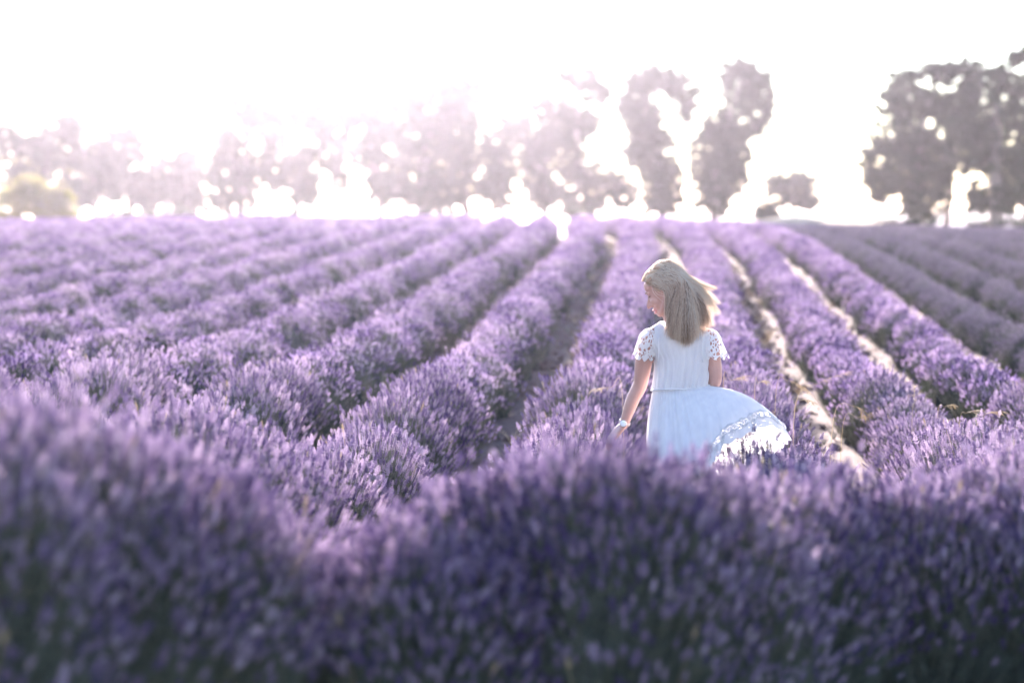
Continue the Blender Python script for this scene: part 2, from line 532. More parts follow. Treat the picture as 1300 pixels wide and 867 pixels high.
SRC = {}
def spike_sources():
    rs = np.random.default_rng(11)
    for kind, mats in (('bright', ('flower', 'petal', 'stem')), ('dull', ('flower_dull', 'petal_dull', 'stem'))):
        ms = [M[m] for m in mats]
        if kind == 'bright':
            fine = []
            for i in range(7):
                mb = MB()
                add_spike(mb, rs, (0, 0, 0), (0, 0, 1), 0.27 + 0.04 * rs.random(), 0.030 + 0.016 * rs.random(), 0.0050 + .0015 * rs.random(), 0, 0.0012)
                fine.append(bpy.data.objects.new('spike_source', mb.mesh('spike', ms)))
            for i in range(2):    # bare stems / green shoots that carry leaves only
                mb = MB()
                for q in range(4):
                    a = rs.uniform(0, 6.28); t = rs.uniform(.1, .35)
                    d = np.array((math.cos(a) * t, math.sin(a) * t, 1))
                    mb.tube([(0, 0, 0), d * .09, d * .17 + np.array((0, 0, .01))], [.0022, .0018, .0006], 3, 2, cap=False)
                    for z in (.04, .07, .1, .13):
                        b = rs.uniform(0, 6.28)
                        o = np.array((math.cos(b), math.sin(b), .9)); c = d * z
                        tt = np.array((-o[1], o[0], 0)) * .0022
                        mb.add([c - tt, c + tt, c + o * .03], [(0, 1, 2)], 2)
                fine.append(bpy.data.objects.new('shoot_source', mb.mesh('shoot', ms)))
            for i in range(2):    # withered heads
                mb = MB()
                add_spike(mb, rs, (0, 0, 0), (0, 0, 1), 0.30, 0.036, 0.0045, 0, 0.0012)
                fine.append(bpy.data.objects.new('dry_source', mb.mesh('dry_spike', [M['straw'], M['straw'], M['straw']])))
            SRC['fine'] = fine
        tufts = []
        for i in range(5):
            mb = MB()
            for q in range(11):
                a = rs.uniform(0, 6.28); r = 0.10 * math.sqrt(rs.random())
                lean = rs.normal(0, .16, 2)
                add_spike(mb, rs, (r * math.cos(a) * .6, r * math.sin(a) * .6, 0), (lean[0] + r * math.cos(a) * 2, lean[1] + r * math.sin(a) * 2, 1),
                          0.21 + 0.11 * rs.random(), 0.034 + 0.016 * rs.random(), 0.0076, 1, 0.0017)
            tufts.append(bpy.data.objects.new('tuft_source', mb.mesh('tuft', ms)))
        for i in range(2):     # leafy green stems of the flanks
            mb = MB()
            for q in range(16):
                a = rs.uniform(0, 6.28); r = 0.09 * math.sqrt(rs.random())
                d = np.array((rs.normal(0, .16) + r * math.cos(a) * 2, rs.normal(0, .16) + r * math.sin(a) * 2, 1)) * rs.uniform(.14, .27)
                b = np.array((r * math.cos(a) * .6, r * math.sin(a) * .6, 0))
                mb.tube([b, b + d * .6, b + d], [.0034, .003, .0012], 3, 2, cap=False)
            tufts.append(bpy.data.objects.new('tuft_source', mb.mesh('tuft', ms)))
        SRC['tuft_' + kind] = tufts
spike_sources()

def gn_group(name, sources):
    ng = bpy.data.node_groups.new(name, 'GeometryNodeTree')
    ng.interface.new_socket('Geometry', in_out='INPUT', socket_type='NodeSocketGeometry')
    ng.interface.new_socket('Geometry', in_out='OUTPUT', socket_type='NodeSocketGeometry')
    gi = ng.nodes.new('NodeGroupInput'); go = ng.nodes.new('NodeGroupOutput')
    m2p = ng.nodes.new('GeometryNodeMeshToPoints')
    iop = ng.nodes.new('GeometryNodeInstanceOnPoints')
    iop.inputs['Pick Instance'].default_value = True
    jn = ng.nodes.new('GeometryNodeJoinGeometry')
    for s in reversed(sources):      # the join lists its newest link first
        oi = ng.nodes.new('GeometryNodeObjectInfo')
        oi.inputs['Object'].default_value = s
        oi.inputs['As Instance'].default_value = True
        ng.links.new(oi.outputs['Geometry'], jn.inputs[0])
    def attr(n, t):
        a = ng.nodes.new('GeometryNodeInputNamedAttribute'); a.data_type = t
        a.inputs['Name'].default_value = n
        return a.outputs['Attribute']
    ng.links.new(gi.outputs[0], m2p.inputs['Mesh'])
    ng.links.new(m2p.outputs[0], iop.inputs['Points'])
    ng.links.new(jn.outputs[0], iop.inputs['Instance'])
    ng.links.new(attr('idx', 'INT'), iop.inputs['Instance Index'])
    e2r = ng.nodes.new('FunctionNodeEulerToRotation')
    ng.links.new(attr('rot', 'FLOAT_VECTOR'), e2r.inputs[0])
    ng.links.new(e2r.outputs[0], iop.inputs['Rotation'])
    ng.links.new(attr('scl', 'FLOAT'), iop.inputs['Scale'])
    ng.links.new(iop.outputs[0], go.inputs[0])
    return ng
GN = {k: gn_group('scatter_' + k, v) for k, v in SRC.items()}

def points_mesh(name, pos, dirs, scl, idx, spin):
    """mesh of loose points carrying the orientation of each stem"""
    me = bpy.data.meshes.new(name)
    n = len(pos)
    me.vertices.add(n); me.vertices.foreach_set('co', np.asarray(pos, np.float32).ravel())
    d = dirs / (np.linalg.norm(dirs, axis=1)[:, None] + 1e-9)
    # euler XYZ (apply X, Y, Z) with rotation about own axis first is not needed: spin the lean azimuth
    th = np.arccos(np.clip(d[:, 2], -1, 1)); az = np.arctan2(d[:, 1], d[:, 0])
    rot = np.stack([np.zeros(n), th, az], -1)
    a = me.attributes.new('rot', 'FLOAT_VECTOR', 'POINT'); a.data.foreach_set('vector', rot.astype(np.float32).ravel())
    a = me.attributes.new('scl', 'FLOAT', 'POINT'); a.data.foreach_set('value', np.asarray(scl, np.float32))
    a = me.attributes.new('idx', 'INT', 'POINT'); a.data.foreach_set('value', np.asarray(idx, np.int32))
    return me

def add_scatter(o, key):
    md = o.modifiers.new('scatter', 'NODES'); md.node_group = GN[key]
    return o

def dome_points(n, r, h, rs, low=-0.05):
    """n points on the upper dome (half width r, height h): positions and outward normals"""
    u = rs.uniform(low, 1, n); a = rs.uniform(0, 2 * math.pi, n)
    s = np.sqrt(np.maximum(0, 1 - u * u))
    nrm = np.stack([s * np.cos(a), s * np.sin(a), u], -1)
    pos = nrm * np.array((r, r, h))
    return pos, nrm

def core_mesh(r, h, rs, seg=14, rings=7, name='foliage'):
    mb = MB()
    V = []
    sd = int(rs.integers(0, 999))
    for i in range(rings + 1):
        ph = math.pi * 0.56 * i / rings
        for j in range(seg):
            a = 2 * math.pi * j / seg
            k = 1 + 0.22 * (vnoise(3 + 2.2 * math.cos(a) + i * .6, 3 + 2.2 * math.sin(a), sd) - .5) + rs.normal(0, .03)
            V.append((r * k * math.sin(ph) * math.cos(a), r * k * math.sin(ph) * math.sin(a), h * k * math.cos(ph)))
    F = []
    for i in range(rings):
        for j in range(seg):
            q = (j + 1) % seg
            F.append((i * seg + j, (i + 1) * seg + j, (i + 1) * seg + q, i * seg + q))
    return np.array(V), F

BUSH = []       # prototypes: (foliage mesh, spike points mesh)
def make_bush(rs, r, h, n, sd, k=0.82, flank=.58, cut=.40):
    V, F = core_mesh(r, h, rs)
    fm = make_mesh('foliage', V, F, [M['foliage']], True)
    pos, nrm = dome_points(n, r * .92, h * .92, rs, -0.02)
    d = nrm * np.array((0.55, 0.55, 0.35)) + np.array((0.03, 0, 0.85)) + rs.normal(0, .11, (n, 3))
    low = nrm[:, 2] < cut + rs.normal(0, .08, n)
    idx = rs.integers(0, 7, n)
    idx = np.where((rs.random(n) < np.where(low, flank, .08)), rs.integers(7, 9, n), idx)
    idx = np.where(rs.random(n) < .004, rs.integers(9, 11, n), idx)
    # bushes bulge into lobes, so the outline is uneven
    lob = 0.90 + 0.22 * vnoise(5 + nrm[:, 0] * 2.3, 5 + nrm[:, 1] * 2.3, sd)
    scl = k * lob * rs.uniform(.80, 1.16, n) * np.where(rs.random(n) < .03, 1.22, 1)
    return fm, points_mesh('flower_spikes', pos, d, scl, idx, None)
def bush_prototypes():
    rs = np.random.default_rng(23)
    for i in range(7):
        BUSH.append(make_bush(rs, 0.215, 0.42, 1200, i + 40))
bush_prototypes()

ROW0 = -0.03
SP = 1.09
def gap_x(j): return -0.05 + 1.07 * j if j <= 0 else 0.05 + 0.935 * j
def row_center(k): return (gap_x(k) + gap_x(k + 1)) / 2

def in_frame(x, d, margin=1.3):
    return (np.abs(x) < 650.0 / FPX * d + margin)

BUSH_END = 17.0
ORD = ['', 'first', 'second', 'third', 'fourth', 'fifth', 'sixth', 'seventh', 'eighth', 'ninth', 'tenth', 'eleventh', 'twelfth', 'thirteenth', 'fourteenth', 'fifteenth', 'sixteenth', 'seventeenth', 'eighteenth', 'nineteenth', 'twentieth', 'last but one', 'last']
def place_bushes():
    rs = np.random.default_rng(5)
    cnt = 0
    for k in range(-6, 7):
        X = row_center(k)
        d = 8.4 + rs.uniform(0, .4)
        while d < BUSH_END:
            x = float(row_x(X, d)) + rs.normal(0, .05)
            s = rs.uniform(.92, 1.12)
            if k >= 1: s *= 0.74 + .20 * min(1, max(0, (14.5 - d) / 3))
            if k == 0 and d > 13: s *= 0.9
            if bool(in_frame(x, d, 0.9)):
                if k == -1: lab = 'purple lavender bush in the row under the woman\'s trailing hand'; g = 'bushes in the row under the hand'
                elif k == 0: lab = 'purple lavender bush in the row beside the blown skirt'; g = 'bushes in the row by the skirt'
                elif k == -2: lab = 'purple lavender bush one row beyond the hand, across the soil gap'; g = 'bushes one row past the hand'
                elif k < -2: lab = 'purple lavender bush in the %s row past the hand row, away from the skirt' % ORD[-1 - k]; g = 'bushes in the %s row past the hand' % ORD[-1 - k]
                elif k < 3: lab = 'low purple lavender bush in the %s row across the bare furrow past the skirt' % ORD[k]; g = 'bushes in the %s row past the skirt' % ORD[k]
                else: lab = 'low lavender bush in the %s row across the furrows past the skirt' % ORD[k]; g = 'bushes in the %s row past the skirt' % ORD[k]
                z = float(ground_z(x, d))
                root = empty('lavender_bush', (x, d, z))
                root.rotation_euler = (0, 0, rs.uniform(0, 6.28))
                hs = s * rs.uniform(.95, 1.08)
                root.scale = (s * 1.04, s * 1.04, hs)
                tag(root, lab, 'lavender', g)
                fm, pm = BUSH[int(rs.integers(0, len(BUSH)))]
                link('foliage', fm, root)
                f = link('flower_spikes', pm, root)
                f['kind'] = 'stuff'
                add_scatter(f, 'fine')
                cnt += 1
            d += 0.50 * rs.uniform(.85, 1.2)
    # plants of the headland, close to the camera: (px, distance, row of the picture the top reaches, width)
    near = [(40, 5.5, 530, 1.35, 0), (-110, 5.1, 512, 1.3, 0), (185, 5.8, 580, 1.2, 0), (285, 6.1, 650, .95, 0), (130, 6.9, 555, 1.2, 0), (330, 6.9, 690, .85, 0),
            (520, 6.1, 690, .9, 1), (585, 6.4, 628, 1.05, 1), (672, 6.5, 588, 1.15, 1), (772, 6.3, 580, 1.15, 1), (868, 6.5, 596, 1.15, 2), (965, 6.9, 622, 1.1, 2), (1062, 7.3, 616, 1.15, 2), (1168, 7.2, 628, 1.1, 2), (1268, 7.5, 606, 1.2, 2), (1372, 7.2, 618, 1.15, 2)]
    for px, d, ty, sx, g in near:
        x = (px - 650) / FPX * d
        z = float(ground_z(x, d))
        top = EYE - (ty - HZ) / FPX * d - z
        root = empty('lavender_bush', (x, d, z))
        far = d > 6.0
        lab, gr = (('tall soft lavender bush at the headland corner on the hand\'s side', 'tall soft headland bushes'),
                   ('soft out of focus lavender bush in the clump hiding the woman\'s legs', 'soft bushes before the legs'),
                   ('soft out of focus lavender bush in the headland before the skirt row', 'soft bushes before the skirt row'))[g]
        if not far: lab = lab.replace('bush', 'lower bush', 1); gr += ', lower'
        tag(root, lab, 'lavender', gr)
        fm, pm = make_bush(rs, 0.25 * sx, max(.2, (top - .25) / .92), int(1900 * sx), int(rs.integers(0, 900)), .84, .50, .42)
        link('foliage', fm, root)
        f = link('flower_spikes', pm, root); f['kind'] = 'stuff'
        add_scatter(f, 'fine')
place_bushes()

def place_rows():
    rs = np.random.default_rng(9)
    ntot = 0
    for k in range(-22, 17):
        X = row_center(k)
        dull = k >= 3
        d = BUSH_END + rs.uniform(-.1, .3)
        cv = []; cf = []; nb = 0
        pp = []; dd = []; ss = []; ii = []
        while d < 79:
            x = float(row_x(X, d)) + rs.normal(0, .05)
            step = 0.58 * rs.uniform(.82, 1.25)
            if bool(in_frame(x, d, 1.4)) and not (rs.random() < 0.015):
                z = float(ground_z(x, d))
                s = rs.uniform(.90, 1.10) * (1.0 if k < 0 else 0.88 if k < 1 else 0.70 if k < 3 else 0.62)
                r, h = 0.245 * s, 0.40 * s
                if k >= 3: h *= .85
                V, F = core_mesh(r, h, rs, 9, 4)
                cv.append(V + np.array((x, d, z))); cf.extend([tuple(i + nb for i in f) for f in F]); nb += len(V)
                n = 72 if d < 42 else 52
                pos, nrm = dome_points(n, r * .9, h * .92, rs, 0.0)
                dr = nrm * np.array((.48, .48, .3)) + np.array((0.02, 0, .85)) + rs.normal(0, .12, (n, 3))
                pp.append(pos + np.array((x, d, z))); dd.append(dr)
                ss.append(rs.uniform(.56, .76, n) * (1.0 if d < 42 else 1.15)); ii.append(np.where(rs.random(n) < np.where(nrm[:, 2] < .40, .75, .08), rs.integers(5, 7, n), rs.integers(0, 5, n)))
            d += step
        if not pp: continue
        pp = np.concatenate(pp); base = np.array((float(row_x(X, 30)), 30.0, float(ground_z(row_x(X, 30), 30))))
        ntot += len(pp)
        root = empty('lavender_row', base)
        if k == -1: lab = 'purple lavender row climbing the slope straight behind the woman\'s hand arm'
        elif k == 0: lab = 'purple lavender row climbing the slope straight behind the skirt'
        elif k == -2: lab = 'full purple lavender row with green flank, first past the hand row'
        elif k == 1: lab = 'purple lavender row between the two widest bare sandy furrows'
        elif k == 2: lab = 'last bright purple lavender row before the dull mauve rows'
        elif k == 3: lab = 'first dull mauve lavender row next to the bright rows'
        elif k > 3: lab = 'dull mauve lavender row, %s past the bright rows toward the paired gum trees' % ORD[k - 2]
        else: lab = 'pale hazy purple lavender row, %s past the hand row on the sunward slope' % ORD[-1 - k]
        tag(root, lab, 'lavender row', 'lavender rows climbing the slope')
        if k > 3: root['group'] = 'dull mauve lavender rows'
        elif k < -2: root['group'] = 'hazy purple lavender rows'
        V = np.concatenate(cv) - base
        fo = link('foliage', make_mesh('foliage', V, cf, [M['foliage']], True), root); fo['kind'] = 'stuff'
        f = link('flower_spikes', points_mesh('flower_spikes', pp - base, np.concatenate(dd), np.concatenate(ss), np.concatenate(ii), None), root)
        f['kind'] = 'stuff'
        add_scatter(f, 'tuft_dull' if dull else 'tuft_bright')
    print('row tufts', ntot)
place_rows()

def soil_litter():
    """crumbs of earth and dry weeds lying in the furrows"""
    rs = np.random.default_rng(31)
    src = []
    for i in range(4):
        mb = MB(); mb.ellipsoid((0, 0, .006), (.03, .024, .017), 7, 5, noise=.16)
        src.append(bpy.data.objects.new('clod_source', mb.mesh('clod', [M['soil']])))
    for i in range(2):
        mb = MB()
        for q in range(14):
            a = rs.uniform(0, 6.28); d = np.array((math.cos(a) * rs.uniform(.2, .9), math.sin(a) * rs.uniform(.2, .9), 1)) * rs.uniform(.05, .13)
            mb.tube([(0, 0, 0), d * .6, d + np.array((d[0] * .3, d[1] * .3, -.01))], [.0016, .0013, .0005], 3, 0, cap=False)
        src.append(bpy.data.objects.new('weed_source', mb.mesh('weed', [M['straw'] if i else M['stem']])))
    GN['litter'] = gn_group('scatter_litter', src)
    n = 20000
    d = rs.uniform(8.5, 60, n) ; j = rs.integers(-9, 9, n)
    gx = np.array([gap_x(int(q)) for q in j])
    x = row_x(gx, d) + rs.normal(0, .15, n)
    ok = in_frame(x, d, 1.0)
    x, d = x[ok], d[ok]
    n = len(x)
    idx = np.where(rs.random(n) < .10, rs.integers(4, 6, n), rs.integers(0, 4, n))
    z = ground_z(x, d) - .012
    dirs = np.stack([rs.normal(0, .15, n), rs.normal(0, .15, n), np.ones(n)], -1)
    o = link('soil_litter', points_mesh('soil_litter', np.stack([x, d, z], -1), dirs, rs.uniform(.4, 1.5, n), idx, None))
    add_scatter(o, 'litter')
    tag(o, 'crumbs of earth and dry weeds scattered in the furrows', 'soil litter', kind='stuff')
soil_litter()

# ------------------------------------------------------------------ trees
def leaf_cloud(mb_v, mb_f, centers, radii, per, size, rs, droop=.5):
    """small leaf-spray quads spread through ellipsoids (numpy)"""
    n = per * len(centers)
    c = np.repeat(centers, per, 0); r = np.repeat(radii, per, 0)
    u = rs.normal(0, 1, (n, 3)); u /= np.linalg.norm(u, axis=1)[:, None]
    u *= (rs.random((n, 1)) ** 0.45)
    p = c + u * r
    ax = rs.normal(0, 1, (n, 3)); ax[:, 2] -= droop; ax /= np.linalg.norm(ax, axis=1)[:, None]
    sd = np.cross(ax, rs.normal(0, 1, (n, 3))); sd /= np.linalg.norm(sd, axis=1)[:, None]
    L = size * rs.uniform(.6, 1.4, (n, 1)); W = L * rs.uniform(.3, .55, (n, 1))
    V = np.stack([p - ax * L * .5, p + sd * W * .5, p + ax * L * .5, p - sd * W * .5], 1).reshape(-1, 3)
    F = np.arange(n * 4).reshape(n, 4)
    mb_v.append(V); mb_f.append(F)

def tree(label, cat, clumps, trunks, dist, seed, name='gum_tree', group=None, mat='leaf', size=.46, dens=1.0, sub_r=0.38):
    """clumps: (px, py, rx, ry) ellipses as seen in the frame, given real depth; trunks: lists of (px, py, radius_m)"""
    rs = np.random.default_rng(seed)
    ts = 0.46; dist *= ts; size *= ts; sub_r *= ts      # low gum trees about 100 m off
    mpp = dist / FPX
    bx = trunks[0][0][0] if trunks else clumps[0][0]
    by = float((bx - 650) / FPX * dist)
    gz = float(ground_z(by, dist)) - 0.1
    base = np.array((by, dist, gz))
    root = empty(name, base)
    tag(root, label, cat, group)
    cs, rr = [], []
    for (px, py, rx, ry) in clumps:
        c = P(px, py, 0, dist)
        ex, ez = rx * mpp * 1.14, ry * mpp * 1.14
        ey = 0.9 * min(ex, ez * 1.3) + .2
        area = math.pi * ex * ez
        n = max(5, int(area / (sub_r * sub_r * 1.5) * dens * 1.75))
        u = rs.normal(0, 1, (n, 3)); u /= np.linalg.norm(u, axis=1)[:, None]
        u *= rs.random((n, 1)) ** .38
        cs.append(c + u * np.array((ex, ey, ez)) * .97)
        s = sub_r * rs.uniform(.55, 1.25, (n, 1))
        rr.append(np.concatenate([s * rs.uniform(.9, 1.4, (n, 1)), s, s * rs.uniform(.6, .9, (n, 1))], 1))
    cs = np.concatenate(cs); rr = np.concatenate(rr)
    mv, mf = [], []
    leaf_cloud(mv, mf, cs, rr, 42, size, rs)
    ng = max(30, len(cs) // 2)
    pick = rs.integers(0, len(cs), ng)
    leaf_cloud(mv, mf, cs[pick] + rs.normal(0, sub_r * 1.5, (ng, 3)), np.full((ng, 3), sub_r * .8), 7, size * .9, rs)
    V = np.concatenate(mv) - base
    F = np.concatenate([f + sum(len(v) for v in mv[:i]) for i, f in enumerate(mf)])
    cr = link('crown', make_mesh('crown', V, F, [M[mat]]), root)
    cr['kind'] = 'stuff'
    mb = MB()
    for t in trunks:
        pts = []; rad = []
        for i, (px, py, r) in enumerate(t):
            q = P(px, py, rs.normal(0, .14) if i else 0, dist)
            if i == 0 and len(t) > 1 and py > 262: q[2] = gz - .1
            pts.append(q); rad.append(r)
        # refine with midpoints wandering a little
        Pn, Rn = [pts[0]], [rad[0]]
        for a, b, ra, rb in zip(pts[:-1], pts[1:], rad[:-1], rad[1:]):
            for s in (.33, .67):
                Pn.append(a + (b - a) * s + rs.normal(0, .04, 3)); Rn.append(ra + (rb - ra) * s)
            Pn.append(b); Rn.append(rb)
        mb.tube(Pn, [1.35 * ts * r for r in Rn], 7, 0)
        # limbs reaching to clumps near the top half of this trunk
    tips = [t for t in trunks]
    main = [P(px, py, 0, dist) for (px, py, r) in trunks[0]] if trunks else []
    if main:
        tops = [np.array(P(px, py, 0, dist)) for t in trunks for (px, py, r) in t[1:]]
        for (px, py, rx, ry) in clumps:
            c = P(px, py, rs.normal(0, .2), dist)
            j = min(range(len(tops)), key=lambda i: np.linalg.norm(tops[i] - c) + (1.4 if tops[i][2] > c[2] else 0))
            a = tops[j]
            if np.linalg.norm(a - c) < .15: continue
            mid = (a + c) / 2 + np.array((0, 0, -.25 * abs(c[0] - a[0]))) + rs.normal(0, .07, 3)
            mb.tube([a, mid, c], [.075, .05, .022], 5, 0)
            for _ in range(3):
                e = c + rs.normal(0, .6, 3) * np.array((rx * mpp, rx * mpp * .6, ry * mpp))
                mb.tube([mid, (mid + e) / 2 + rs.normal(0, .05, 3), e], [.034, .024, .012], 4, 0)
        link('trunk', mb.mesh('trunk', [M['bark']], True, off=base), root)
    return root

TG = 'gum trees along the crest'
# far left pair
tree('broad feathery gum tree standing behind the golden bush', 'tree',
     [(8, 185, 22, 26), (40, 195, 22, 26), (88, 165, 22, 20), (62, 205, 26, 24), (105, 195, 30, 24), (60, 180, 12, 20), (118, 232, 40, 24), (30, 235, 34, 28), (90, 252, 32, 22)],
     [[(52, 284, .35), (55, 230, .28), (60, 190, .16)], [(122, 284, .3), (118, 230, .2), (105, 185, .12)]], 255, 101, group=TG, dens=.8)
tree('small rounded gum tree fading into the brightest glare', 'tree',
     [(160, 185, 32, 26), (150, 222, 30, 22), (168, 240, 30, 24), (210, 225, 28, 26), (240, 220, 26, 28), (205, 252, 30, 22), (245, 258, 22, 20)],
     [[(165, 284, .35), (165, 240, .25), (160, 190, .12)], [(236, 284, .25), (236, 250, .18), (232, 215, .1)]], 262, 102, group=TG, dens=.8)
tree('wide gum tree with an airy pierced crown beside the glare', 'tree',
     [(318, 140, 42, 20), (385, 142, 34, 20), (292, 178, 24, 18), (345, 172, 20, 26), (408, 170, 18, 24), (320, 210, 26, 20), (385, 205, 28, 20), (298, 245, 32, 26), (385, 238, 24, 24), (350, 222, 20, 22), (280, 218, 18, 22)],
     [[(302, 284, .4), (308, 230, .3), (320, 150, .15)], [(372, 284, .35), (378, 230, .26), (385, 160, .13)]], 245, 103, group=TG, dens=.82)
tree('shorter gum tree leaning its crown against the tallest dense clump', 'tree',
     [(458, 142, 34, 16), (436, 160, 16, 24), (485, 165, 24, 20), (470, 195, 26, 18), (430, 215, 14, 30), (488, 228, 24, 32)],
     [[(482, 284, .35), (480, 230, .26), (462, 155, .13)]], 250, 104, group=TG, dens=.85)
tree('dense domed gum tree, its base solid with foliage', 'tree',
     [(545, 120, 36, 18), (590, 120, 28, 22), (512, 138, 24, 16), (560, 155, 46, 20), (530, 185, 34, 26), (590, 190, 40, 28), (635, 195, 24, 30), (520, 232, 34, 32), (575, 228, 36, 28), (630, 240, 28, 26), (640, 150, 5, 20), (552, 255, 30, 16)],
     [[(530, 284, .45), (535, 230, .34), (550, 140, .18)], [(592, 284, .4), (590, 230, .3), (590, 140, .15)], [(640, 284, .3), (636, 230, .2), (632, 190, .1)]], 240, 105, group=TG, dens=.85)
tree('ragged gum tree with a high sparse crown and wide sky holes', 'tree',
     [(690, 140, 16, 18), (660, 160, 18, 14), (735, 98, 24, 12), (755, 118, 24, 16), (715, 150, 22, 24), (690, 178, 34, 20), (745, 160, 18, 20), (680, 215, 26, 30), (722, 200, 22, 30), (700, 250, 34, 20), (755, 232, 28, 26), (790, 245, 18, 22), (742, 260, 26, 10)],
     [[(690, 284, .4), (692, 220, .3), (700, 150, .15)], [(736, 284, .3), (730, 200, .22), (735, 110, .1)]], 252, 106, group=TG, dens=.80)
tree('tall gum tree with umbrella top over a leaning leafy column', 'tree',
     [(835, 100, 32, 16), (862, 112, 22, 18), (808, 112, 22, 16), (800, 138, 24, 14), (822, 158, 28, 26), (830, 195, 28, 30), (842, 230, 26, 30), (836, 258, 30, 16), (808, 190, 16, 26), (872, 145, 8, 16), (880, 128, 8, 14)],
     [[(840, 284, .42), (838, 220, .34), (832, 150, .24), (835, 105, .1)]], 238, 107, group=TG, dens=.82)
tree('tallest gum tree with crooked crown and dense lower sleeve, next to open sky', 'tree',
     [(938, 88, 22, 12), (962, 100, 18, 18), (972, 135, 10, 30), (942, 128, 24, 20), (922, 105, 10, 12), (928, 160, 34, 22), (905, 190, 28, 28), (912, 222, 36, 30), (908, 255, 26, 18), (935, 195, 18, 36), (960, 165, 8, 14)],
     [[(906, 284, .4), (910, 220, .34), (925, 160, .22), (940, 100, .1)], [(936, 284, .16), (944, 225, .13), (950, 175, .07)]], 236, 108, group=TG, dens=.82)
tree('small rounded tree standing alone in the open sky gap', 'tree',
     [(985, 232, 18, 12), (1018, 232, 22, 14), (1005, 250, 30, 14), (1028, 255, 14, 12)],
     [[(1006, 284, .25), (1006, 258, .18), (1008, 240, .1)]], 290, 109, name='round_tree', dens=.9)
tree('low dark round bush at the foot of the lone small tree', 'bush',
     [(973, 266, 14, 9), (972, 272, 17, 8)], [[(973, 284, .12), (973, 275, .1), (973, 268, .05)]], 232, 110, name='round_bush', dens=1.5, size=.3)
tree('big spreading gum tree, first past the sky gap, with skirted base', 'tree',
     [(1150, 105, 22, 16), (1190, 92, 26, 14), (1225, 98, 26, 20), (1135, 130, 22, 16), (1175, 130, 26, 20), (1210, 135, 26, 20), (1145, 172, 34, 26), (1112, 205, 20, 26), (1160, 208, 36, 30), (1125, 235, 28, 22), (1175, 248, 30, 24), (1205, 175, 26, 26), (1165, 268, 24, 12), (1195, 215, 20, 22)],
     [[(1165, 286, .5), (1165, 230, .4), (1170, 150, .24), (1190, 100, .1)], [(1200, 286, .25), (1208, 220, .2), (1215, 150, .12)]], 210, 111, group=TG, dens=.78)
tree('gum tree at the field\'s edge with thick upright trunk and drooping limbs', 'tree',
     [(1297, 72, 16, 12), (1272, 98, 20, 18), (1308, 110, 26, 20), (1245, 125, 26, 18), (1280, 150, 30, 28), (1240, 180, 26, 26), (1275, 200, 30, 26), (1310, 190, 24, 34), (1230, 205, 24, 14), (1285, 245, 26, 22), (1240, 250, 14, 20), (1312, 250, 20, 18), (1265, 262, 24, 12), (1222, 160, 20, 22)],
     [[(1264, 288, .55), (1263, 220, .42), (1264, 150, .28), (1272, 95, .12)], [(1300, 288, .3), (1304, 220, .22), (1308, 130, .12)]], 205, 112, group=TG, dens=.78)
tree('golden green sunlit bush low in front of the feathery gum tree', 'bush',
     [(20, 258, 22, 22), (50, 252, 24, 24), (78, 262, 20, 20), (38, 240, 20, 16), (62, 275, 30, 12), (10, 275, 20, 12)],
     [[(45, 288, .2), (45, 265, .14), (48, 250, .07)]], 190, 113, name='golden_bush', mat='gold_leaf', dens=1.6, size=.3, sub_r=.5)
# ragged scrub between the trunks
for i, (px, py, rx, ry, lab) in enumerate([
        (745, 272, 26, 6, 'thin dark scrub under the ragged gum tree'),
        (560, 274, 60, 6, 'thin dark scrub under the domed gum tree'),
        (345, 276, 60, 6, 'thin scrub under the wide pierced gum tree'),
        (180, 276, 70, 8, 'thin scrub lost in the brightest glare'),
        (1150, 283, 40, 4, 'low dry tussocks under the spreading gum tree'),
        (1262, 284, 34, 4, 'low dry tussocks around the thick upright trunk')]):
    tree(lab, 'scrub', [(px - rx * .5, py, rx * .5, ry), (px + rx * .5, py, rx * .5, ry)], [[(px, 292, .06), (px, 284, .05), (px, 278, .03)]], 200, 140 + i, name='scrub', size=.3, sub_r=.4)

# ------------------------------------------------------------------ the woman
WB = np.array((0.845, DW, float(ground_z(0.845, DW))))
person = empty('person', WB)
tag(person, 'blonde woman in a white lace dress seen from behind, trailing a hand over lavender', 'person')

def pobj(name, mb, mats, parent=person, smooth=True):
    return link(name, mb.mesh(name, mats, smooth, off=WB), parent)

# head frame: forward, left (towards the camera), up
PSI, PIT = R(14), R(25)
HF = np.array((-math.cos(PIT) * math.cos(PSI), math.cos(PIT) * math.sin(PSI), -math.sin(PIT)))
HU = np.array((-math.sin(PIT) * math.cos(PSI), math.sin(PIT) * math.sin(PSI), math.cos(PIT)))
HL = np.cross(HU, HF)
HO = P(844.5, 368.5, 0.06)
def H(a, b, c): return HO + HF * a + HL * b + HU * c
HM = np.stack([HF, HL, HU])

def chain(mb, pts, radii, sides=12):
    """rounded limb: ball at each joint, cone between"""
    pts = [np.asarray(p, float) for p in pts]
    # dense smooth interpolation so the limb tapers without kinks
    q, r = [], []
    n = len(pts)
    for i in range(n - 1):
        p0, p1, p2, p3 = pts[max(i - 1, 0)], pts[i], pts[i + 1], pts[min(i + 2, n - 1)]
        for t in np.linspace(0, 1, 7)[:-1]:
            q.append(.5 * (2 * p1 + (p2 - p0) * t + (2 * p0 - 5 * p1 + 4 * p2 - p3) * t * t + (3 * p1 - p0 - 3 * p2 + p3) * t ** 3))
            s = t * t * (3 - 2 * t)
            r.append(radii[i] * (1 - s) + radii[i + 1] * s)
    q.append(pts[-1]); r.append(radii[-1])
    mb.tube(q, r, sides)
    for p, rad in ((q[0], r[0]), (q[-1], r[-1])):
        mb.ellipsoid(p, np.eye(3) * rad * 0.995, 12, 8)

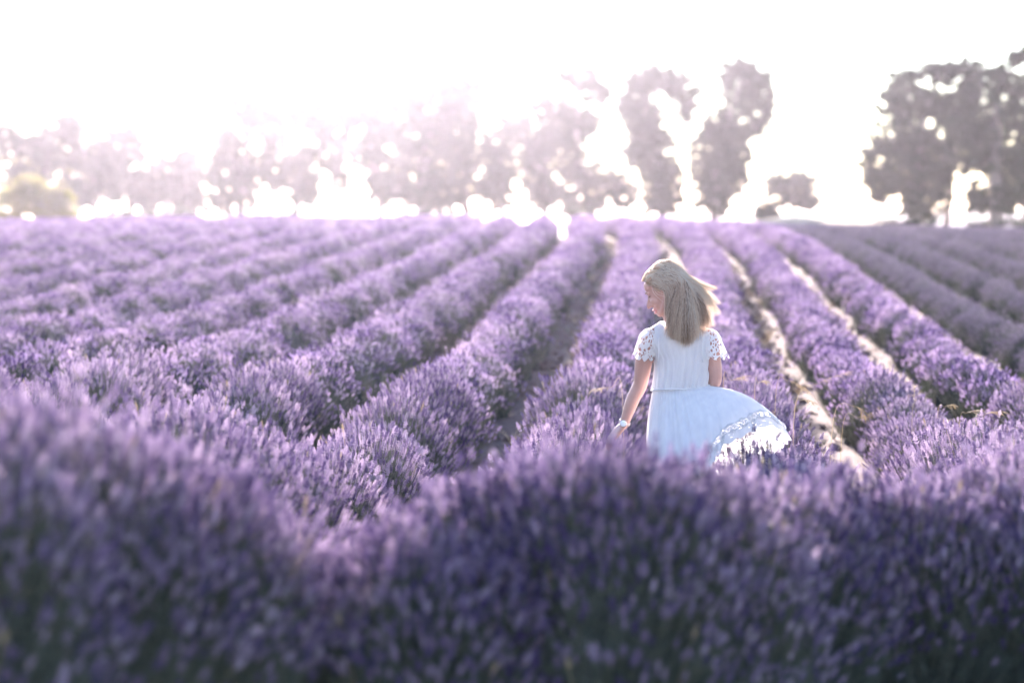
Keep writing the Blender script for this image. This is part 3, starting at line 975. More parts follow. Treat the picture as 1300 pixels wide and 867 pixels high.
LSH, LEL, LWR = P(826, 430, 0.0), P(813, 487, 0.10), P(792, 539, 0.14)
RSH, REL, RWR = P(899, 430, 0.0), P(907, 482, 0.02), P(882, 506, 0.24)

def hand(mb, wr, fwd, side, back, s=1.0, curl=0.35):
    """palm, four fingers and a thumb; fwd: towards fingertips, side: towards the thumb, back: back of hand"""
    fwd, side, back = [v / np.linalg.norm(v) for v in (fwd, side, back)]
    side = side - fwd * np.dot(side, fwd); side /= np.linalg.norm(side)
    back = np.cross(fwd, side) * (1 if np.dot(np.cross(fwd, side), back) > 0 else -1)
    def q(a, b, c): return wr + (fwd * a + side * b + back * c) * s
    for b, a1 in ((.027, .086), (.009, .090), (-.009, .086), (-.026, .078)):
        chain(mb, [q(.004, b * .55, 0), q(.045, b * .9, .002), q(a1, b, 0)], [.013 * s, .0125 * s, .0105 * s], 8)
    for b, a1, ln, sp in ((.028, .086, .068, .14), (.009, .090, .076, .03), (-.010, .086, .070, -.06), (-.027, .078, .055, -.17)):
        p = [q(a1, b, 0)]; ang = curl * .5
        pos = np.array((a1, b, 0.0))
        for i, f in enumerate((.46, .30, .24)):
            pos = pos + np.array((math.cos(ang), sp, -math.sin(ang))) * ln * f
            p.append(q(*pos)); ang += curl
        chain(mb, p, [.0098 * s, .0088 * s, .0080 * s, .0066 * s], 8)
    chain(mb, [q(.016, .018, -.004), q(.045, .044, -.012), q(.070, .058, -.020), q(.092, .064, -.030)], [.014 * s, .0115 * s, .0098 * s, .0075 * s], 8)

def build_body():
    mb = MB()
    # skull and face
    mb.ellipsoid(H(-.010, 0, .032), np.stack([HF * .097, HL * .075, HU * .088]), 24, 16)
    mb.ellipsoid(H(.030, 0, -.005), np.stack([HF * .063, HL * .062, HU * .080]), 20, 14)
    mb.ellipsoid(H(.036, 0, -.058), np.stack([HF * .050, HL * .050, HU * .050]), 18, 12)
    mb.ellipsoid(H(.070, 0, -.094), np.stack([HF * .021, HL * .024, HU * .018]), 14, 10)      # chin
    mb.ellipsoid(H(.071, 0, .045), np.stack([HF * .022, HL * .050, HU * .034]), 14, 10)       # forehead
    for s in (1, -1):
        mb.ellipsoid(H(.060, s * .038, -.030), np.stack([HF * .028, HL * .022, HU * .024]), 12, 8)   # cheek
        mb.ellipsoid(H(.078, s * .030, .018), np.stack([HF * .014, HL * .024, HU * .007]), 12, 8)    # brow ridge
        chain(mb, [H(.002, s * .058, -.045), H(.035, s * .047, -.078), H(.068, s * .016, -.098)], [.018, .016, .015], 10)   # jaw
        mb.ellipsoid(H(-.008, s * .075, -.012), np.stack([HF * .017, HL * .007, HU * .028]), 12, 8)  # ear
        mb.ellipsoid(H(.072, s * .031, .0), np.stack([HF * .013, HL * .014, HU * .010]), 12, 8)      # lidded eye
        mb.ellipsoid(H(.096, s * .011, -.044), np.stack([HF * .011, HL * .008, HU * .007]), 8, 6)    # nostril wing
    chain(mb, [H(.084, 0, .014), H(.094, 0, -.010), H(.110, 0, -.034), H(.112, 0, -.043)], [.0085, .0085, .0092, .0092], 10)      # nose
    mb.ellipsoid(H(.086, 0, -.064), np.stack([HF * .011, HL * .022, HU * .0075]), 12, 8)      # upper lip
    mb.ellipsoid(H(.083, 0, -.080), np.stack([HF * .011, HL * .019, HU * .0075]), 12, 8)      # lower lip
    # neck
    chain(mb, [H(-.018, 0, -.045), P(855, 403, .05), P(860, 416, .03), P(862, 428, .02)], [.056, .052, .056, .075], 14)
    # trunk, seen from behind; rings of (px centre, py, half width, half depth, dy)
    rings = []
    for cx, cy, hw, hd, dy in ((862, 414, .055, .05, .03), (862, 421, .118, .066, .025), (862, 428, .150, .078, .02), (863, 438, .150, .094, .03), (864, 452, .138, .104, .035),
                               (865, 466, .126, .100, .03), (864, 480, .116, .088, .02), (864, 491, .112, .082, .015), (865, 505, .130, .090, .0), (866, 521, .148, .100, -.0),
                               (866, 538, .152, .105, 0), (866, 556, .145, .095, 0), (866, 566, .12, .08, 0)):
        a = np.linspace(0, 2 * math.pi, 24, endpoint=False)
        c = P(cx, cy, dy)
        rings.append(np.stack([c[0] + hw * np.cos(a), c[1] + hd * np.sin(a), np.full(24, c[2])], -1))
    mb.loft(rings, cap=True)
    # legs down to the furrow
    g = WB[2]
    for s, dx, fy in ((-1, -.070, -.05), (1, .072, .10)):
        hip = P(866, 545, 0); x = hip[0] + dx
        chain(mb, [(x, DW, hip[2]), (x + s * .012, DW + .03 + fy * .3, g + .74), (x, DW + .05 + fy * .6, g + .47), (x - s * .004, DW - .005 + fy, g + .30), (x, DW - .02 + fy, g + .075)],
              [.080, .076, .054, .052, .036], 14)
        chain(mb, [(x, DW - .045 + fy, g + .035), (x + s * .006, DW + .05 + fy, g + .032), (x + s * .012, DW + .16 + fy, g + .022)], [.032, .034, .022], 12)
    # arms
    chain(mb, [P(842, 425, .02), LSH, (LSH + LEL) / 2 + np.array((-.008, 0, .0)), LEL, LEL * .6 + LWR * .4 + np.array((-.006, 0, 0)), LWR], [.038, .046, .044, .037, .034, .0235], 14)
    chain(mb, [P(884, 425, .02), RSH, (RSH + REL) / 2 + np.array((.006, 0, 0)), REL, REL * .6 + RWR * .4, RWR], [.038, .046, .043, .037, .034, .0235], 14)
    hand(mb, LWR, P(768, 566, .17) - LWR, np.array((-.35, .9, .1)), np.array((-.4, -.6, .5)), 1.0, .30)
    hand(mb, RWR, np.array((-.75, .45, -.35)), np.array((-.1, .5, .8)), np.array((.6, .6, .2)), 1.0, .5)
    tmp = bpy.data.objects.new('body_tmp', mb.mesh('body_tmp', [M['skin']]))
    COL.objects.link(tmp)
    md = tmp.modifiers.new('r', 'REMESH'); md.mode = 'VOXEL'; md.voxel_size = 0.0048; md.use_smooth_shade = True
    sm = tmp.modifiers.new('s', 'SMOOTH'); sm.factor = 0.5; sm.iterations = 3
    dg = bpy.context.evaluated_depsgraph_get()
    me = bpy.data.meshes.new_from_object(tmp.evaluated_get(dg))
    bpy.data.objects.remove(tmp)
    n = len(me.vertices)
    co = np.empty(n * 3, np.float32); me.vertices.foreach_get('co', co)
    co = co.reshape(-1, 3) - WB.astype(np.float32)
    me.vertices.foreach_set('co', co.ravel())
    me.name = 'body'
    me.materials.clear(); me.materials.append(M['skin'])
    me.polygons.foreach_set('use_smooth', np.ones(len(me.polygons), dtype=bool))
    me.update()
    print('body verts', n)
    body = link('body', me, person)
    # face pieces lying on the skin
    for s in (1, -1):
        b = MB()
        b.tube([H(.0835, s * .020, .006), H(.0855, s * .031, .0005), H(.077, s * .042, .001), H(.070, s * .047, .005)], [.0012, .0026, .0026, .0012], 6)
        pobj('eyelash', b, [M['lash']], body)
        b = MB()
        b.tube([H(.093, s * .014, .020), H(.0925, s * .026, .026), H(.084, s * .040, .026), H(.074, s * .048, .020)], [.002, .0032, .0028, .001], 6)
        pobj('eyebrow', b, [M['brow']], body)
    b = MB()
    b.tube([H(.072, .026, -.064), H(.089, .015, -.067), H(.0985, 0, -.066), H(.089, -.015, -.067), H(.072, -.026, -.064)], [.002, .0042, .0046, .0042, .002], 8)
    b.tube([H(.071, .026, -.066), H(.086, .014, -.080), H(.0945, 0, -.082), H(.086, -.014, -.080), H(.071, -.026, -.066)], [.002, .0042, .005, .0042, .002], 8)
    pobj('lips', b, [M['lips']], body)
    # sandals
    for s, dx, fy in ((-1, -.070, -.05), (1, .072, .10)):
        x = P(866, 545, 0)[0] + dx
        b = MB()
        b.loft([np.array([(x + s * .006 + w * math.cos(a), DW + .055 + fy + .125 * math.sin(a), g + z) for a in np.linspace(0, 6.283, 16, endpoint=False)]) for z, w in ((-.012, .040), (.004, .043))], cap=True)
        b.tube([(x - .04, DW + .10 + fy, g + .004), (x, DW + .10 + fy, g + .064), (x + .045, DW + .10 + fy, g + .004)], .006, 6, flat=2.0)
        pobj('sandal', b, [M['sandal']])
build_body()

# wristwatch
def build_watch():
    ax = LWR - LEL; ax /= np.linalg.norm(ax)
    c = LWR - ax * .012 
    nrm = np.array((-.08, -.95, .30)); nrm = nrm - ax * np.dot(nrm, ax); nrm /= np.linalg.norm(nrm)
    sd = np.cross(ax, nrm)
    b = MB()
    ring = [[c + ax * w + (nrm * math.cos(a) + sd * math.sin(a)) * r for a in np.linspace(0, 6.283, 20, endpoint=False)] for w, r in ((-.008, .0265), (-.008, .029), (.008, .029), (.008, .0265))]
    b.loft([np.array(r) for r in ring])
    w = pobj('wristwatch', b, [M['strap']])
    b = MB()
    o = c + nrm * .026
    prof = [(.0, .0175), (.007, .0185), (.0085, .017), (.0085, .0155)]
    b.loft([np.array([o + nrm * h + (ax * math.cos(a) + sd * math.sin(a)) * r for a in np.linspace(0, 6.283, 24, endpoint=False)]) for h, r in prof], cap=True)
    pobj('watch_case', b, [M['watch_metal']], w)
    b = MB()
    b.loft([np.array([o + nrm * h + (ax * math.cos(a) + sd * math.sin(a)) * r for a in np.linspace(0, 6.283, 24, endpoint=False)]) for h, r in ((.0088, .0154), (.0094, .0150))], cap=True)
    pobj('watch_dial', b, [M['watch_face']], w)
build_watch()

# ---- dress
def cr_periodic(tk, pk, t):
    """periodic Catmull-Rom through points pk at angles tk (degrees)"""
    n = len(tk)
    t = t % 360
    i = max(j for j in range(n) if tk[j] <= t + 1e-6)
    p0, p1, p2, p3 = pk[(i - 1) % n], pk[i], pk[(i + 1) % n], pk[(i + 2) % n]
    t1 = tk[i]; t2 = tk[i + 1] if i + 1 < n else 360
    u = (t - t1) / (t2 - t1)
    return .5 * (2 * p1 + (p2 - p0) * u + (2 * p0 - 5 * p1 + 4 * p2 - p3) * u * u + (3 * p1 - p0 - 3 * p2 + p3) * u ** 3)

def grid_obj(name, G, mat, parent, uv=None, thick=0.0012):
    """G: rows x cols x 3 points, closed round the columns if first == last"""
    n, k, _ = G.shape
    V = G.reshape(-1, 3) - WB
    idx = np.arange(n * k).reshape(n, k)
    F = np.stack([idx[:-1, :-1], idx[:-1, 1:], idx[1:, 1:], idx[1:, :-1]], -1).reshape(-1, 4)
    me = make_mesh(name, V, F, [mat], True)
    if uv is not None:
        l = me.uv_layers.new(name='UVMap')
        l.data.foreach_set('uv', uv.reshape(-1, 2)[F.ravel()].astype(np.float32).ravel())
    o = link(name, me, parent)
    return o

NT = 240
th = np.linspace(0, 360, NT + 1)
hem_t = [0, 18, 38, 65, 100, 150, 180, 215, 255, 285, 305, 325, 342, 352]
hem_p = [P(*p) for p in ((999, 553, 0), (994, 566, .12), (979, 581, .24), (951, 597, .36), (905, 612, .40), (845, 618, .28), (827, 618, .05), (833, 622, -.18), (868, 618, -.32), (896, 600, -.36), (909, 577, -.33), (932, 556, -.27), (968, 539, -.16), (990, 542, -.07))]
def waist_pt(t):
    a = R(t)
    c = P(863.5, 492.5, .012)
    return c + np.array((.134 * math.cos(a), .100 * math.sin(a), .013 * math.cos(a)))
def skirt_grid(s0, s1, ns, off=0.0):
    rs = np.random.default_rng(3)
    S = np.linspace(s0, s1, ns)
    G = np.zeros((ns, NT + 1, 3))
    for j, t in enumerate(th):
        a = R(t); W = waist_pt(t); Hm = cr_periodic(hem_t, hem_p, t)
        rad = np.array((math.cos(a), math.sin(a), 0))
        lift = max(0, math.cos(a)) ** .8
        C = (W + Hm) / 2 + rad * (.045 + .05 * lift) + np.array((0, 0, .012 + .068 * lift))
        fold = .55 * math.sin(11 * a + .6) + .4 * math.sin(17 * a + 2 * math.sin(2 * a)) + .3 * math.sin(29 * a + 1.3)
        gath = math.sin(46 * a + 3 * math.sin(3 * a))
        for i, s in enumerate(S):
            p = W * (1 - s) ** 2 + C * 2 * s * (1 - s) + Hm * s * s
            k = s ** .7
            p = p + rad * (fold * .016 * k + gath * .0035 * (1 - s) ** 2 + off)
            G[i, j] = p
    return G

def build_dress():
    # bodice: rings from neckline to waist
    rows = []
    prof = [(853, 408.0, .062, .055, .035), (856, 410.0, .082, .062, .032), (859, 413.5, .118, .076, .028), (861, 418, .156, .088, .025), (862.5, 424, .178, .098, .022), (863.5, 432, .180, .108, .022), (865.0, 442, .166, .118, .028), (866.5, 453, .143, .120, .030),
            (866.5, 464, .139, .119, .028), (865.5, 474, .137, .112, .022), (864.5, 483, .137, .106, .016), (863.5, 490, .135, .102, .013), (863.5, 493, .134, .100, .012)]
    pr = np.array(prof)
    tt = np.linspace(0, len(prof) - 1, 44)
    a = np.radians(th)
    for t in tt:
        i = min(int(t), len(prof) - 2); f = t - i
        q = pr[i] * (1 - f) + pr[i + 1] * f
        c = P(q[0], q[1], q[4])
        v = t / (len(prof) - 1)
        pl = .0016 * np.sin(34 * a + 1.5 * np.sin(5 * a)) * min(1, v * 2.2) + .0022 * np.sin(61 * a + 2) * v * v
        pl = pl + .006 * (v > .55) * (v - .55) * 2.2 * np.sin(23 * a + v * 2)
        x = c[0] + (q[2] + pl) * np.cos(a); y = c[1] + (q[3] + pl) * np.sin(a)
        z = np.full_like(a, c[2]) + .013 * np.cos(a) * v
        rows.append(np.stack([x, y, z], -1))
    G1 = np.array(rows)
    dress = grid_obj('dress', G1, M['cloth'], person)
    sk = grid_obj('skirt', skirt_grid(0, .80, 40), M['cloth'], dress)
    # lining under the outer skirt, shorter and closer to the legs
    G = skirt_grid(0.02, .80, 24, -.012)
    c = P(863.5, 520, 0)
    G[..., 0] = c[0] + (G[..., 0] - c[0]) * .86; G[..., 1] = c[1] + (G[..., 1] - c[1]) * .86
    grid_obj('lining', G, M['cloth'], dress)
    # lace band and scalloped eyelet hem
    def uvs(G, ku, v0, v1):
        n, k, _ = G.shape
        U, V = np.meshgrid(np.linspace(0, ku, k), np.linspace(v0, v1, n))
        return np.stack([U, V], -1)
    G = skirt_grid(.80, .885, 6, .002)
    grid_obj('lace_band', G, M['lace'], dress, uvs(G, 150, 0, 5))
    G = skirt_grid(.885, 1.0, 8, 0)
    sc = np.abs(np.sin(np.radians(th) * 26)) * .016
    dv = G[-1] - G[-2]; dv /= np.linalg.norm(dv, axis=1)[:, None]
    for i in range(8): G[i] += dv * (sc * (i / 7) ** 2)[:, None]
    grid_obj('lace_hem', G, M['eyelet'], dress, uvs(G, 120, 0, 5))
    # raised lace medallions set along the band
    G = skirt_grid(.842, .842, 1, .004)[0]
    Gu = skirt_grid(.80, .80, 1, .004)[0]
    seg = np.linalg.norm(np.diff(G, axis=0), axis=1); cum = np.concatenate([[0], np.cumsum(seg)])
    b = MB()
    for q in np.arange(.03, cum[-1], .072):
        j = min(int(np.searchsorted(cum, q)), len(G) - 2)
        c = G[j]; t = G[(j + 1) % NT] - G[j - 1]; t /= np.linalg.norm(t)
        u = Gu[j] - G[j]; u -= t * np.dot(u, t); u /= np.linalg.norm(u)
        for rad, th_ in ((.024, .0020), (.014, .0016), (.005, .0016)):
            b.tube([c + (t * math.cos(x) + u * math.sin(x)) * rad for x in np.linspace(0, 6.283, 17)], th_, 4, cap=False)
        for x in np.linspace(0, 6.283, 8, endpoint=False):
            b.tube([c + (t * math.cos(x) + u * math.sin(x)) * .014, c + (t * math.cos(x) + u * math.sin(x)) * .024], .0014, 4, cap=False)
    mo = pobj('lace_medallions', b, [M['cloth']], dress); mo['kind'] = 'stuff'
    b = MB()
    for sv in (.797, .888):
        E = skirt_grid(sv, sv, 1, .003)[0]
        b.tube(E, .0022, 4, cap=False)
    mo = pobj('lace_edging', b, [M['cloth']], dress); mo['kind'] = 'stuff'
    # waist sash: thin cord with a loose fold
    b = MB()
    pts = [waist_pt(t) + np.array((math.cos(R(t)), math.sin(R(t)), 0)) * .008 + np.array((0, 0, .006 * math.sin(R(t) * 2) + .002)) for t in np.linspace(0, 360, 60)]
    b.tube(pts, [.0075] * 60, 8, flat=.6)
    pobj('sash', b, [M['cloth']], dress)
    # cap sleeves of lace
    def sleeve(sh, el, top, flare, ph, sgn):
        ax = el - sh; ax /= np.linalg.norm(ax)
        out = np.array((sgn, -.15, .25)); out -= ax * np.dot(out, ax); out /= np.linalg.norm(out)
        si = np.cross(ax, out)
        nA, nS = 73, 16
        G = np.zeros((nS, nA, 3))
        for j, aa in enumerate(np.linspace(-math.pi, math.pi, nA)):
            outer = .5 + .5 * math.cos(aa)
            for i in range(nS):
                s = i / (nS - 1)
                Lx = .098 + .030 * outer + .018 * abs(math.sin(aa * 6 + ph))
                r = .0535 + .005 * math.sin(s * 2.2) + flare * s * s * outer + .004 * math.sin(aa * 9) * s
                # a round shoulder cap, then the falling edge
                if s < .42:
                    q = s / .42 * math.pi / 2
                    base = sh - ax * .053 * math.cos(q); k = math.sin(q)
                else:
                    base = sh + ax * (Lx - .035) * (s - .42) / .58; k = 1
                G[i, j] = base + (out * math.cos(aa) + si * math.sin(aa)) * r * k
        n, k, _ = G.shape
        U, V = np.meshgrid(np.linspace(0, 26, k), np.linspace(0, 9, n))
        grid_obj('lace_sleeve', G, M['lace'], dress, np.stack([U, V], -1))
    sleeve(LSH, LEL, None, .008, 0, -1)
    sleeve(RSH, REL, None, .032, .5, 1)
    # narrow armhole seams
    for sh, el, s in ((LSH, LEL, -1), (RSH, REL, 1)):
        b = MB()
        c = sh + np.array((-s * .030, 0, -.045))
        b.tube([c + np.array((s * .004 * math.cos(q), .080 * math.cos(q), .078 * math.sin(q))) + np.array((-s * .02 * (math.sin(q) > .5) * (math.sin(q) - .5), -.018, 0)) for q in np.linspace(0, 6.283, 30)], .0028, 6)
        pobj('armhole_seam', b, [M['cloth']], dress)
build_dress()

# ---- hair
def build_hair():
    rs = np.random.default_rng(77)
    V, F, T = [], [], []
    nv = 0
    def strand(pts, r0, tint, segs=16, wave=(0, 0, 0)):
        nonlocal nv
        pts = np.asarray(pts, float)
        n = len(pts)
        # Catmull-Rom resample, then a soft wave that grows towards the ends
        q = []
        for t in np.linspace(0, n - 1 - 1e-6, segs):
            i = int(t); u = t - i
            p0, p1, p2, p3 = pts[max(i - 1, 0)], pts[i], pts[i + 1], pts[min(i + 2, n - 1)]
            q.append(.5 * (2 * p1 + (p2 - p0) * u + (2 * p0 - 5 * p1 + 4 * p2 - p3) * u * u + (3 * p1 - p0 - 3 * p2 + p3) * u ** 3))
        q = np.array(q)
        tt = np.linspace(0, 1, segs)
        q = q + wave[0] * (np.sin(tt * wave[1] + wave[2]) * tt ** 1.5)[:, None] * np.array((1.0, -.5, .25))
        tg = np.gradient(q, axis=0); tg /= np.linalg.norm(tg, axis=1)[:, None] + 1e-9
        nn = np.cross(tg, np.array((.3, -.9, .2))); nn /= np.linalg.norm(nn, axis=1)[:, None] + 1e-9
        bb = np.cross(tg, nn)
        rad = r0 * np.concatenate([np.linspace(.8, 1, segs // 3), np.linspace(1, .12, segs - segs // 3)])
        for k in range(3):
            a = 2.094 * k
            V.append(q + (nn * math.cos(a) + bb * math.sin(a)) * rad[:, None])
        T.extend([tint] * (3 * segs))
        for k in range(3):
            k2 = (k + 1) % 3
            for i in range(segs - 1):
                F.append((nv + k * segs + i, nv + k2 * segs + i, nv + k2 * segs + i + 1, nv + k * segs + i + 1))
        nv += 3 * segs
    def scalp(az, el, off=.006):
        """az: 0 = front, 90 = left (camera side), 180 = back; el: 90 = crown"""
        a, e = R(az), R(el)
        return H(-.010 + (.098 + off) * math.cos(e) * math.cos(a), (.077 + off) * math.cos(e) * math.sin(a), .032 + (.089 + off) * math.sin(e))
    def tip(u, dep):
        # the cut ends run along the back from the near shoulder blade to the wind side
        ks = np.array([(851, 426), (857, 430), (866, 433), (875, 431), (886, 424), (897, 413)], float)
        t = u * (len(ks) - 1); i = min(int(t), len(ks) - 2); f = t - i
        q = ks[i] * (1 - f) + ks[i + 1] * f
        return P(q[0], q[1], dep)
    locks = [(rs.normal(0, .0065, 3), rs.random()) for _ in range(60)]
    # smooth hair on the skull above and below the braid, falling down the back
    for n in range(3600):
        az = rs.uniform(40, 215); el = rs.uniform(-12, 84)
        if az < 75 and el < 20: continue
        if az < 62 and el < 38: continue
        if az > 185 and el < 10 and rs.random() < .5: continue
        p0 = scalp(az, el, rs.uniform(.0, .010))
        # path over the skull: turn back and down
        azs = az + (165 - az) * .45
        p1 = scalp(azs, el * .62 - 4, rs.uniform(.008, .018))
        azs2 = az + (172 - az) * .66
        p2 = scalp(azs2, -22 + el * .12, rs.uniform(.012, .026))
        u = np.clip((az - 55) / 150 * .9 + rs.normal(0, .10) + .10 * (el / 90), 0, 1)
        dep = -.115 + .05 * (1 - math.cos(u * 2)) * .3 + rs.normal(0, .012) + .03 * (u > .8)
        tp = tip(u, dep) + rs.normal(0, .004, 3) + np.array((0, 0, rs.uniform(-.016, .075) * (rs.random() ** 1.6)))
        lk = locks[int(u * 40 + rs.integers(0, 12)) % 60]
        mid = (p2 * .5 + tp * .5) + np.array((.006, -.022, .0)) + lk[0] * 2.2
        tp = tp + lk[0] * 2
        tint = float(np.clip(lk[1] * 1.0 + .02 + rs.normal(0, .12), 0, 1))
        strand([p0, p1, p2, mid, tp], .0015, tint, wave=(.0065, 11 + lk[1] * 4, lk[1] * 40 + rs.normal(0, .35)))
    # side hair drawn back from the temple over the ear
    for n in range(700):
        t = rs.random()
        p0 = scalp(46 + 24 * t + rs.normal(0, 2), 20 + 22 * t + rs.normal(0, 3), rs.uniform(.002, .010))
        p1 = scalp(72 + 14 * t + rs.normal(0, 3), 6 + 16 * t + rs.normal(0, 3), rs.uniform(.008, .016))
        p2 = scalp(96 + 12 * t + rs.normal(0, 4), -30 + 8 * t + rs.normal(0, 3), rs.uniform(.008, .020))
        u = np.clip(.02 + .25 * t + rs.normal(0, .05), 0, 1)
        tp = tip(u, -.115 + rs.normal(0, .01)) + rs.normal(0, .004, 3)
        lk = locks[int(u * 40 + rs.integers(0, 8)) % 60]
        mid = p2 * .5 + tp * .5 + np.array((.004, -.018, 0)) + lk[0] * 1.6
        strand([p0, p1, p2, mid, tp], .0015, wave=(.006, 11 + lk[1] * 4, lk[1] * 40 + rs.normal(0, .35)), tint=float(np.clip(lk[1] * .5 + .3 + rs.normal(0, .15), 0, 1)))
    # front hair swept from forehead over the crown (above the braid)
    for n in range(900):
        az = rs.uniform(-60, 95); el = rs.uniform(38, 88)
        p0 = scalp(az * .55, 30 + (el - 30) * .35, rs.uniform(.002, .008))
        p1 = scalp(az, el, rs.uniform(.008, .016))
        p2 = scalp(150 + rs.uniform(-25, 30), 62 + rs.normal(0, 8), rs.uniform(.010, .018))
        p3 = scalp(160 + rs.uniform(-15, 20), 25 + rs.normal(0, 8), rs.uniform(.012, .02))
        strand([p0, p1, p2, p3], .0016, float(np.clip(.55 + rs.normal(0, .2), 0, 1)))
    # locks thrown out by the wind; sunlight on them is painted in as a paler tint
    ends = [(909, 366, 190), (916, 384, 260), (916, 397, 220), (909, 412, 220), (897, 379, 130), (905, 403, 170), (894, 392, 150), (907, 378, 80), (902, 388, 180)]
    for ex, ey, m in ends:
        lt = rs.random()
        for n in range(int(m * .42)):
            az = rs.uniform(140, 205); el = rs.uniform(-15, 30)
            p0 = scalp(az, el, rs.uniform(.006, .014))
            p1 = scalp(az + 12, el * .5 - 8, rs.uniform(.014, .024))
            k = rs.random() ** 1.5
            e = P(ex + rs.normal(0, 1.2) - 8 * k, ey + rs.normal(0, 1.3) + 3 * k, rs.normal(-.03, .025))
            mid = p1 * .45 + e * .55 + np.array((rs.normal(0, .006), 0, rs.normal(-.004, .006)))
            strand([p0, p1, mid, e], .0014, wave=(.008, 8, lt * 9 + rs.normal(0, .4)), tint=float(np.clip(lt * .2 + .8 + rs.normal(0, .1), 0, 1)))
    # flyaway single hairs along the sunlit edge
    for n in range(420):
        az = rs.uniform(60, 240); el = rs.uniform(0, 85)
        p0 = scalp(az, el, .012)
        p1 = scalp(az + rs.uniform(0, 30), el - rs.uniform(5, 25), rs.uniform(.02, .032))
        p2 = scalp(az + rs.uniform(10, 50), el - rs.uniform(20, 55), rs.uniform(.018, .045))
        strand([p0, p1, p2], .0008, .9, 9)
    me = make_mesh('hair', np.concatenate(V) - WB, np.array(F), [M['hair']], True)
    at = me.attributes.new('tint', 'FLOAT', 'POINT'); at.data.foreach_set('value', np.array(T, np.float32))
    hair = link('hair', me, person)
    print('hair faces', len(F))
    # scalp cap below the strands so no skin shows through
    b = MB()
    b.ellipsoid(H(-.016, 0, .036), np.stack([HF * .0965, HL * .0785, HU * .090]), 24, 16)
    me = b.mesh('hair_cap', [M['hair']], True, off=WB)
    at = me.attributes.new('tint', 'FLOAT', 'POINT'); at.data.foreach_set('value', np.full(len(me.vertices), .35, np.float32))
    link('hair_cap', me, hair)
    # braid from temple over the side of the head
    b = MB()
    path = [scalp(52, 22, .010), scalp(62, 34, .014), scalp(78, 44, .016), scalp(98, 52, .018), scalp(122, 56, .018), scalp(150, 54, .018), scalp(180, 50, .016)]
    path = np.array(path)
    tint = []
    for s3 in range(3):
        pts = []
        for t in np.linspace(0, len(path) - 1.001, 70):
            i = int(t); u = t - i
            p0, p1, p2, p3 = path[max(i - 1, 0)], path[i], path[i + 1], path[min(i + 2, len(path) - 1)]
            c = .5 * (2 * p1 + (p2 - p0) * u + (2 * p0 - 5 * p1 + 4 * p2 - p3) * u * u + (3 * p1 - p0 - 3 * p2 + p3) * u ** 3)
            nr = c - H(-.01, 0, .02); nr /= np.linalg.norm(nr)
            tg = p2 - p1; tg /= np.linalg.norm(tg)
            sd = np.cross(tg, nr)
            w = t * 2.6 + s3 * 2.094
            pts.append(c + sd * .011 * math.sin(w) + nr * .006 * math.sin(2 * w) + nr * .003)
        b.tube(pts, [.0072] * len(pts), 8)
        tint += [.35 + .25 * s3] * (8 * len(pts))
    me = b.mesh('braid', [M['hair']], True, off=WB)
    at = me.attributes.new('tint', 'FLOAT', 'POINT'); at.data.foreach_set('value', np.array(tint, np.float32))
    link('braid', me, hair)
build_hair()

# ------------------------------------------------------------------ dry oat-grass stalks between the rows
def stalk(pts, seed, label, dist):
    rs = np.random.default_rng(seed)
    w = [P(px, py, rs.normal(0, .05), dist) for px, py in pts]
    x0 = w[0][0] - (w[1][0] - w[0][0]) * .25
    foot = np.array((x0, w[0][1] + .02, float(ground_z(x0, w[0][1] + .02)) - .03))
    w = [foot] + w
    q = []
    n = len(w)
    for t in np.linspace(0, n - 1.001, 22):
        i = int(t); u = t - i
        p0, p1, p2, p3 = w[max(i - 1, 0)], w[i], w[i + 1], w[min(i + 2, n - 1)]
        q.append(.5 * (2 * p1 + (p2 - p0) * u + (2 * p0 - 5 * p1 + 4 * p2 - p3) * u * u + (3 * p1 - p0 - 3 * p2 + p3) * u ** 3))
    root = empty('grass_stalk', foot)
    tag(root, label, 'grass', 'dry oat grass stalks')
    b = MB(); b.tube(q, list(np.linspace(.0014, .0006, len(q))), 4)
    link('stem', b.mesh('stem', [M['straw']], True, off=foot), root)
    b = MB()
    for i in range(len(q) - 7, len(q)):
        for k in range(2):
            a = q[i]; dr = (q[i] - q[i - 1]); dr /= np.linalg.norm(dr)
            e = a + dr * rs.uniform(.012, .03) + np.array((rs.normal(0, .008), rs.normal(0, .008), -rs.uniform(.004, .022)))
            b.tube([a, (a + e) / 2, e, e + (e - a) * .5], [.0004, .0014, .0011, .0003], 4)
    o = link('seed_head', b.mesh('seed_head', [M['straw']], True, off=foot), root)
    o['kind'] = 'stuff'
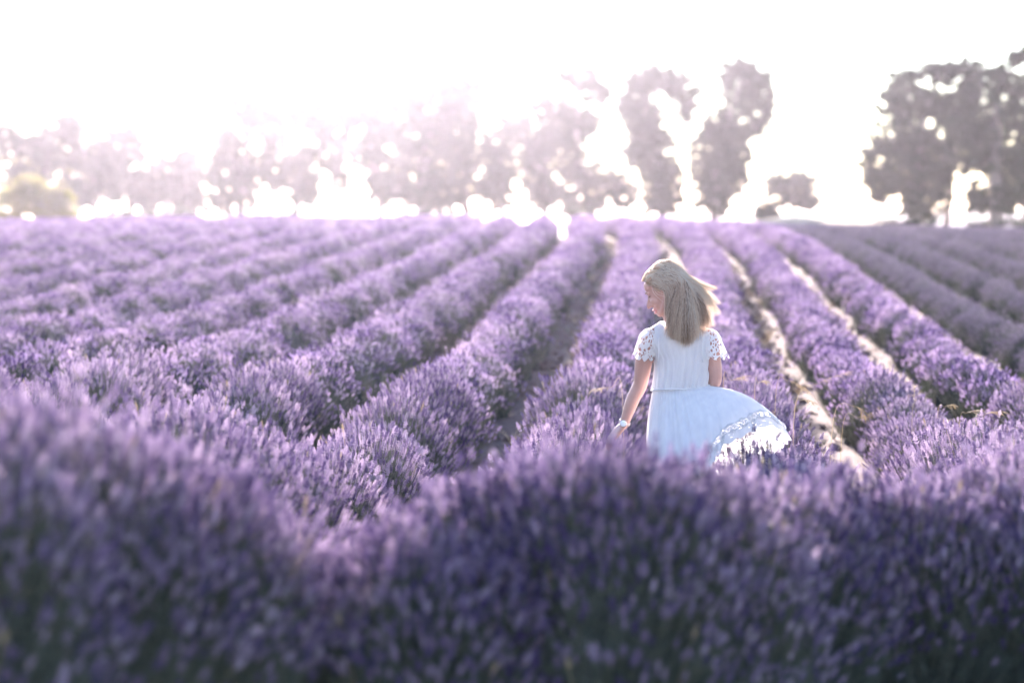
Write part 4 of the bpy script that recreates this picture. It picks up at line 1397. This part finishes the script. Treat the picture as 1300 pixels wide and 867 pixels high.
ST = [([(918, 492), (928, 483), (945, 477)], 12.6, 'short dry grass stalk rising just over the skirt'),
      ([(958, 500), (963, 486), (974, 483)], 12.8, 'dry grass stalk hooking over beyond the skirt'),
      ([(985, 500), (1000, 483), (1022, 492)], 13.0, 'dry grass stalk arching down at the furrow edge'),
      ([(1010, 515), (1040, 486), (1076, 472)], 13.2, 'longest dry grass stalk slanting up across the furrow'),
      ([(1008, 530), (1018, 508), (1034, 510)], 12.6, 'small hooked dry grass stalk among the lavender tips'),
      ([(1058, 532), (1085, 516), (1099, 530)], 12.4, 'bowed dry grass stalk with drooping seed head'),
      ([(1070, 540), (1090, 530), (1105, 524)], 12.5, 'dry grass stalk lying low under the bowed one'),
      ([(1158, 530), (1161, 510), (1160, 492)], 13.4, 'upright dry grass stalk standing alone'),
      ([(1190, 530), (1200, 516), (1212, 513)], 13.2, 'short bent dry grass stalk next to the upright one'),
      ([(1218, 540), (1228, 524), (1246, 520)], 13.0, 'pale tufted dry grass stalk past the short bent one'),
      ([(1240, 545), (1250, 526), (1272, 522)], 12.9, 'outermost dry grass stalk leaning toward the dull rows'),
      ([(790, 500), (775, 492), (752, 494)], 12.7, 'thin dry grass stalk bending away from the bare arm')]
for i, (pts, dist, lab) in enumerate(ST): stalk(pts, 500 + i, lab, dist)

# ------------------------------------------------------------------ haze
def build_haze():
    m, nt, out = new_mat('haze_air')
    v = N(nt, 'ShaderNodeVolumePrincipled')
    v.inputs['Color'].default_value = (0.87, 0.84, 1.0, 1)
    v.inputs['Density'].default_value = 0.00013
    v.inputs['Anisotropy'].default_value = 0.85
    nt.links.new(v.outputs[0], out.inputs['Volume'])
    mb = MB()
    x0, x1, y0, y1, z0, z1 = -1700, 1700, -60, 2600, EYE - 26.0, EYE + 9.2
    V = [(x, y, z) for z in (z0, z1) for y in (y0, y1) for x in (x0, x1)]
    F = [(0, 2, 3, 1), (4, 5, 7, 6), (0, 1, 5, 4), (2, 6, 7, 3), (0, 4, 6, 2), (1, 3, 7, 5)]
    mb.add(V, F)
    o = link('haze', mb.mesh('haze', [m]))
    tag(o, 'bright backlit haze in the air over the field', 'haze', kind='stuff')
build_haze()
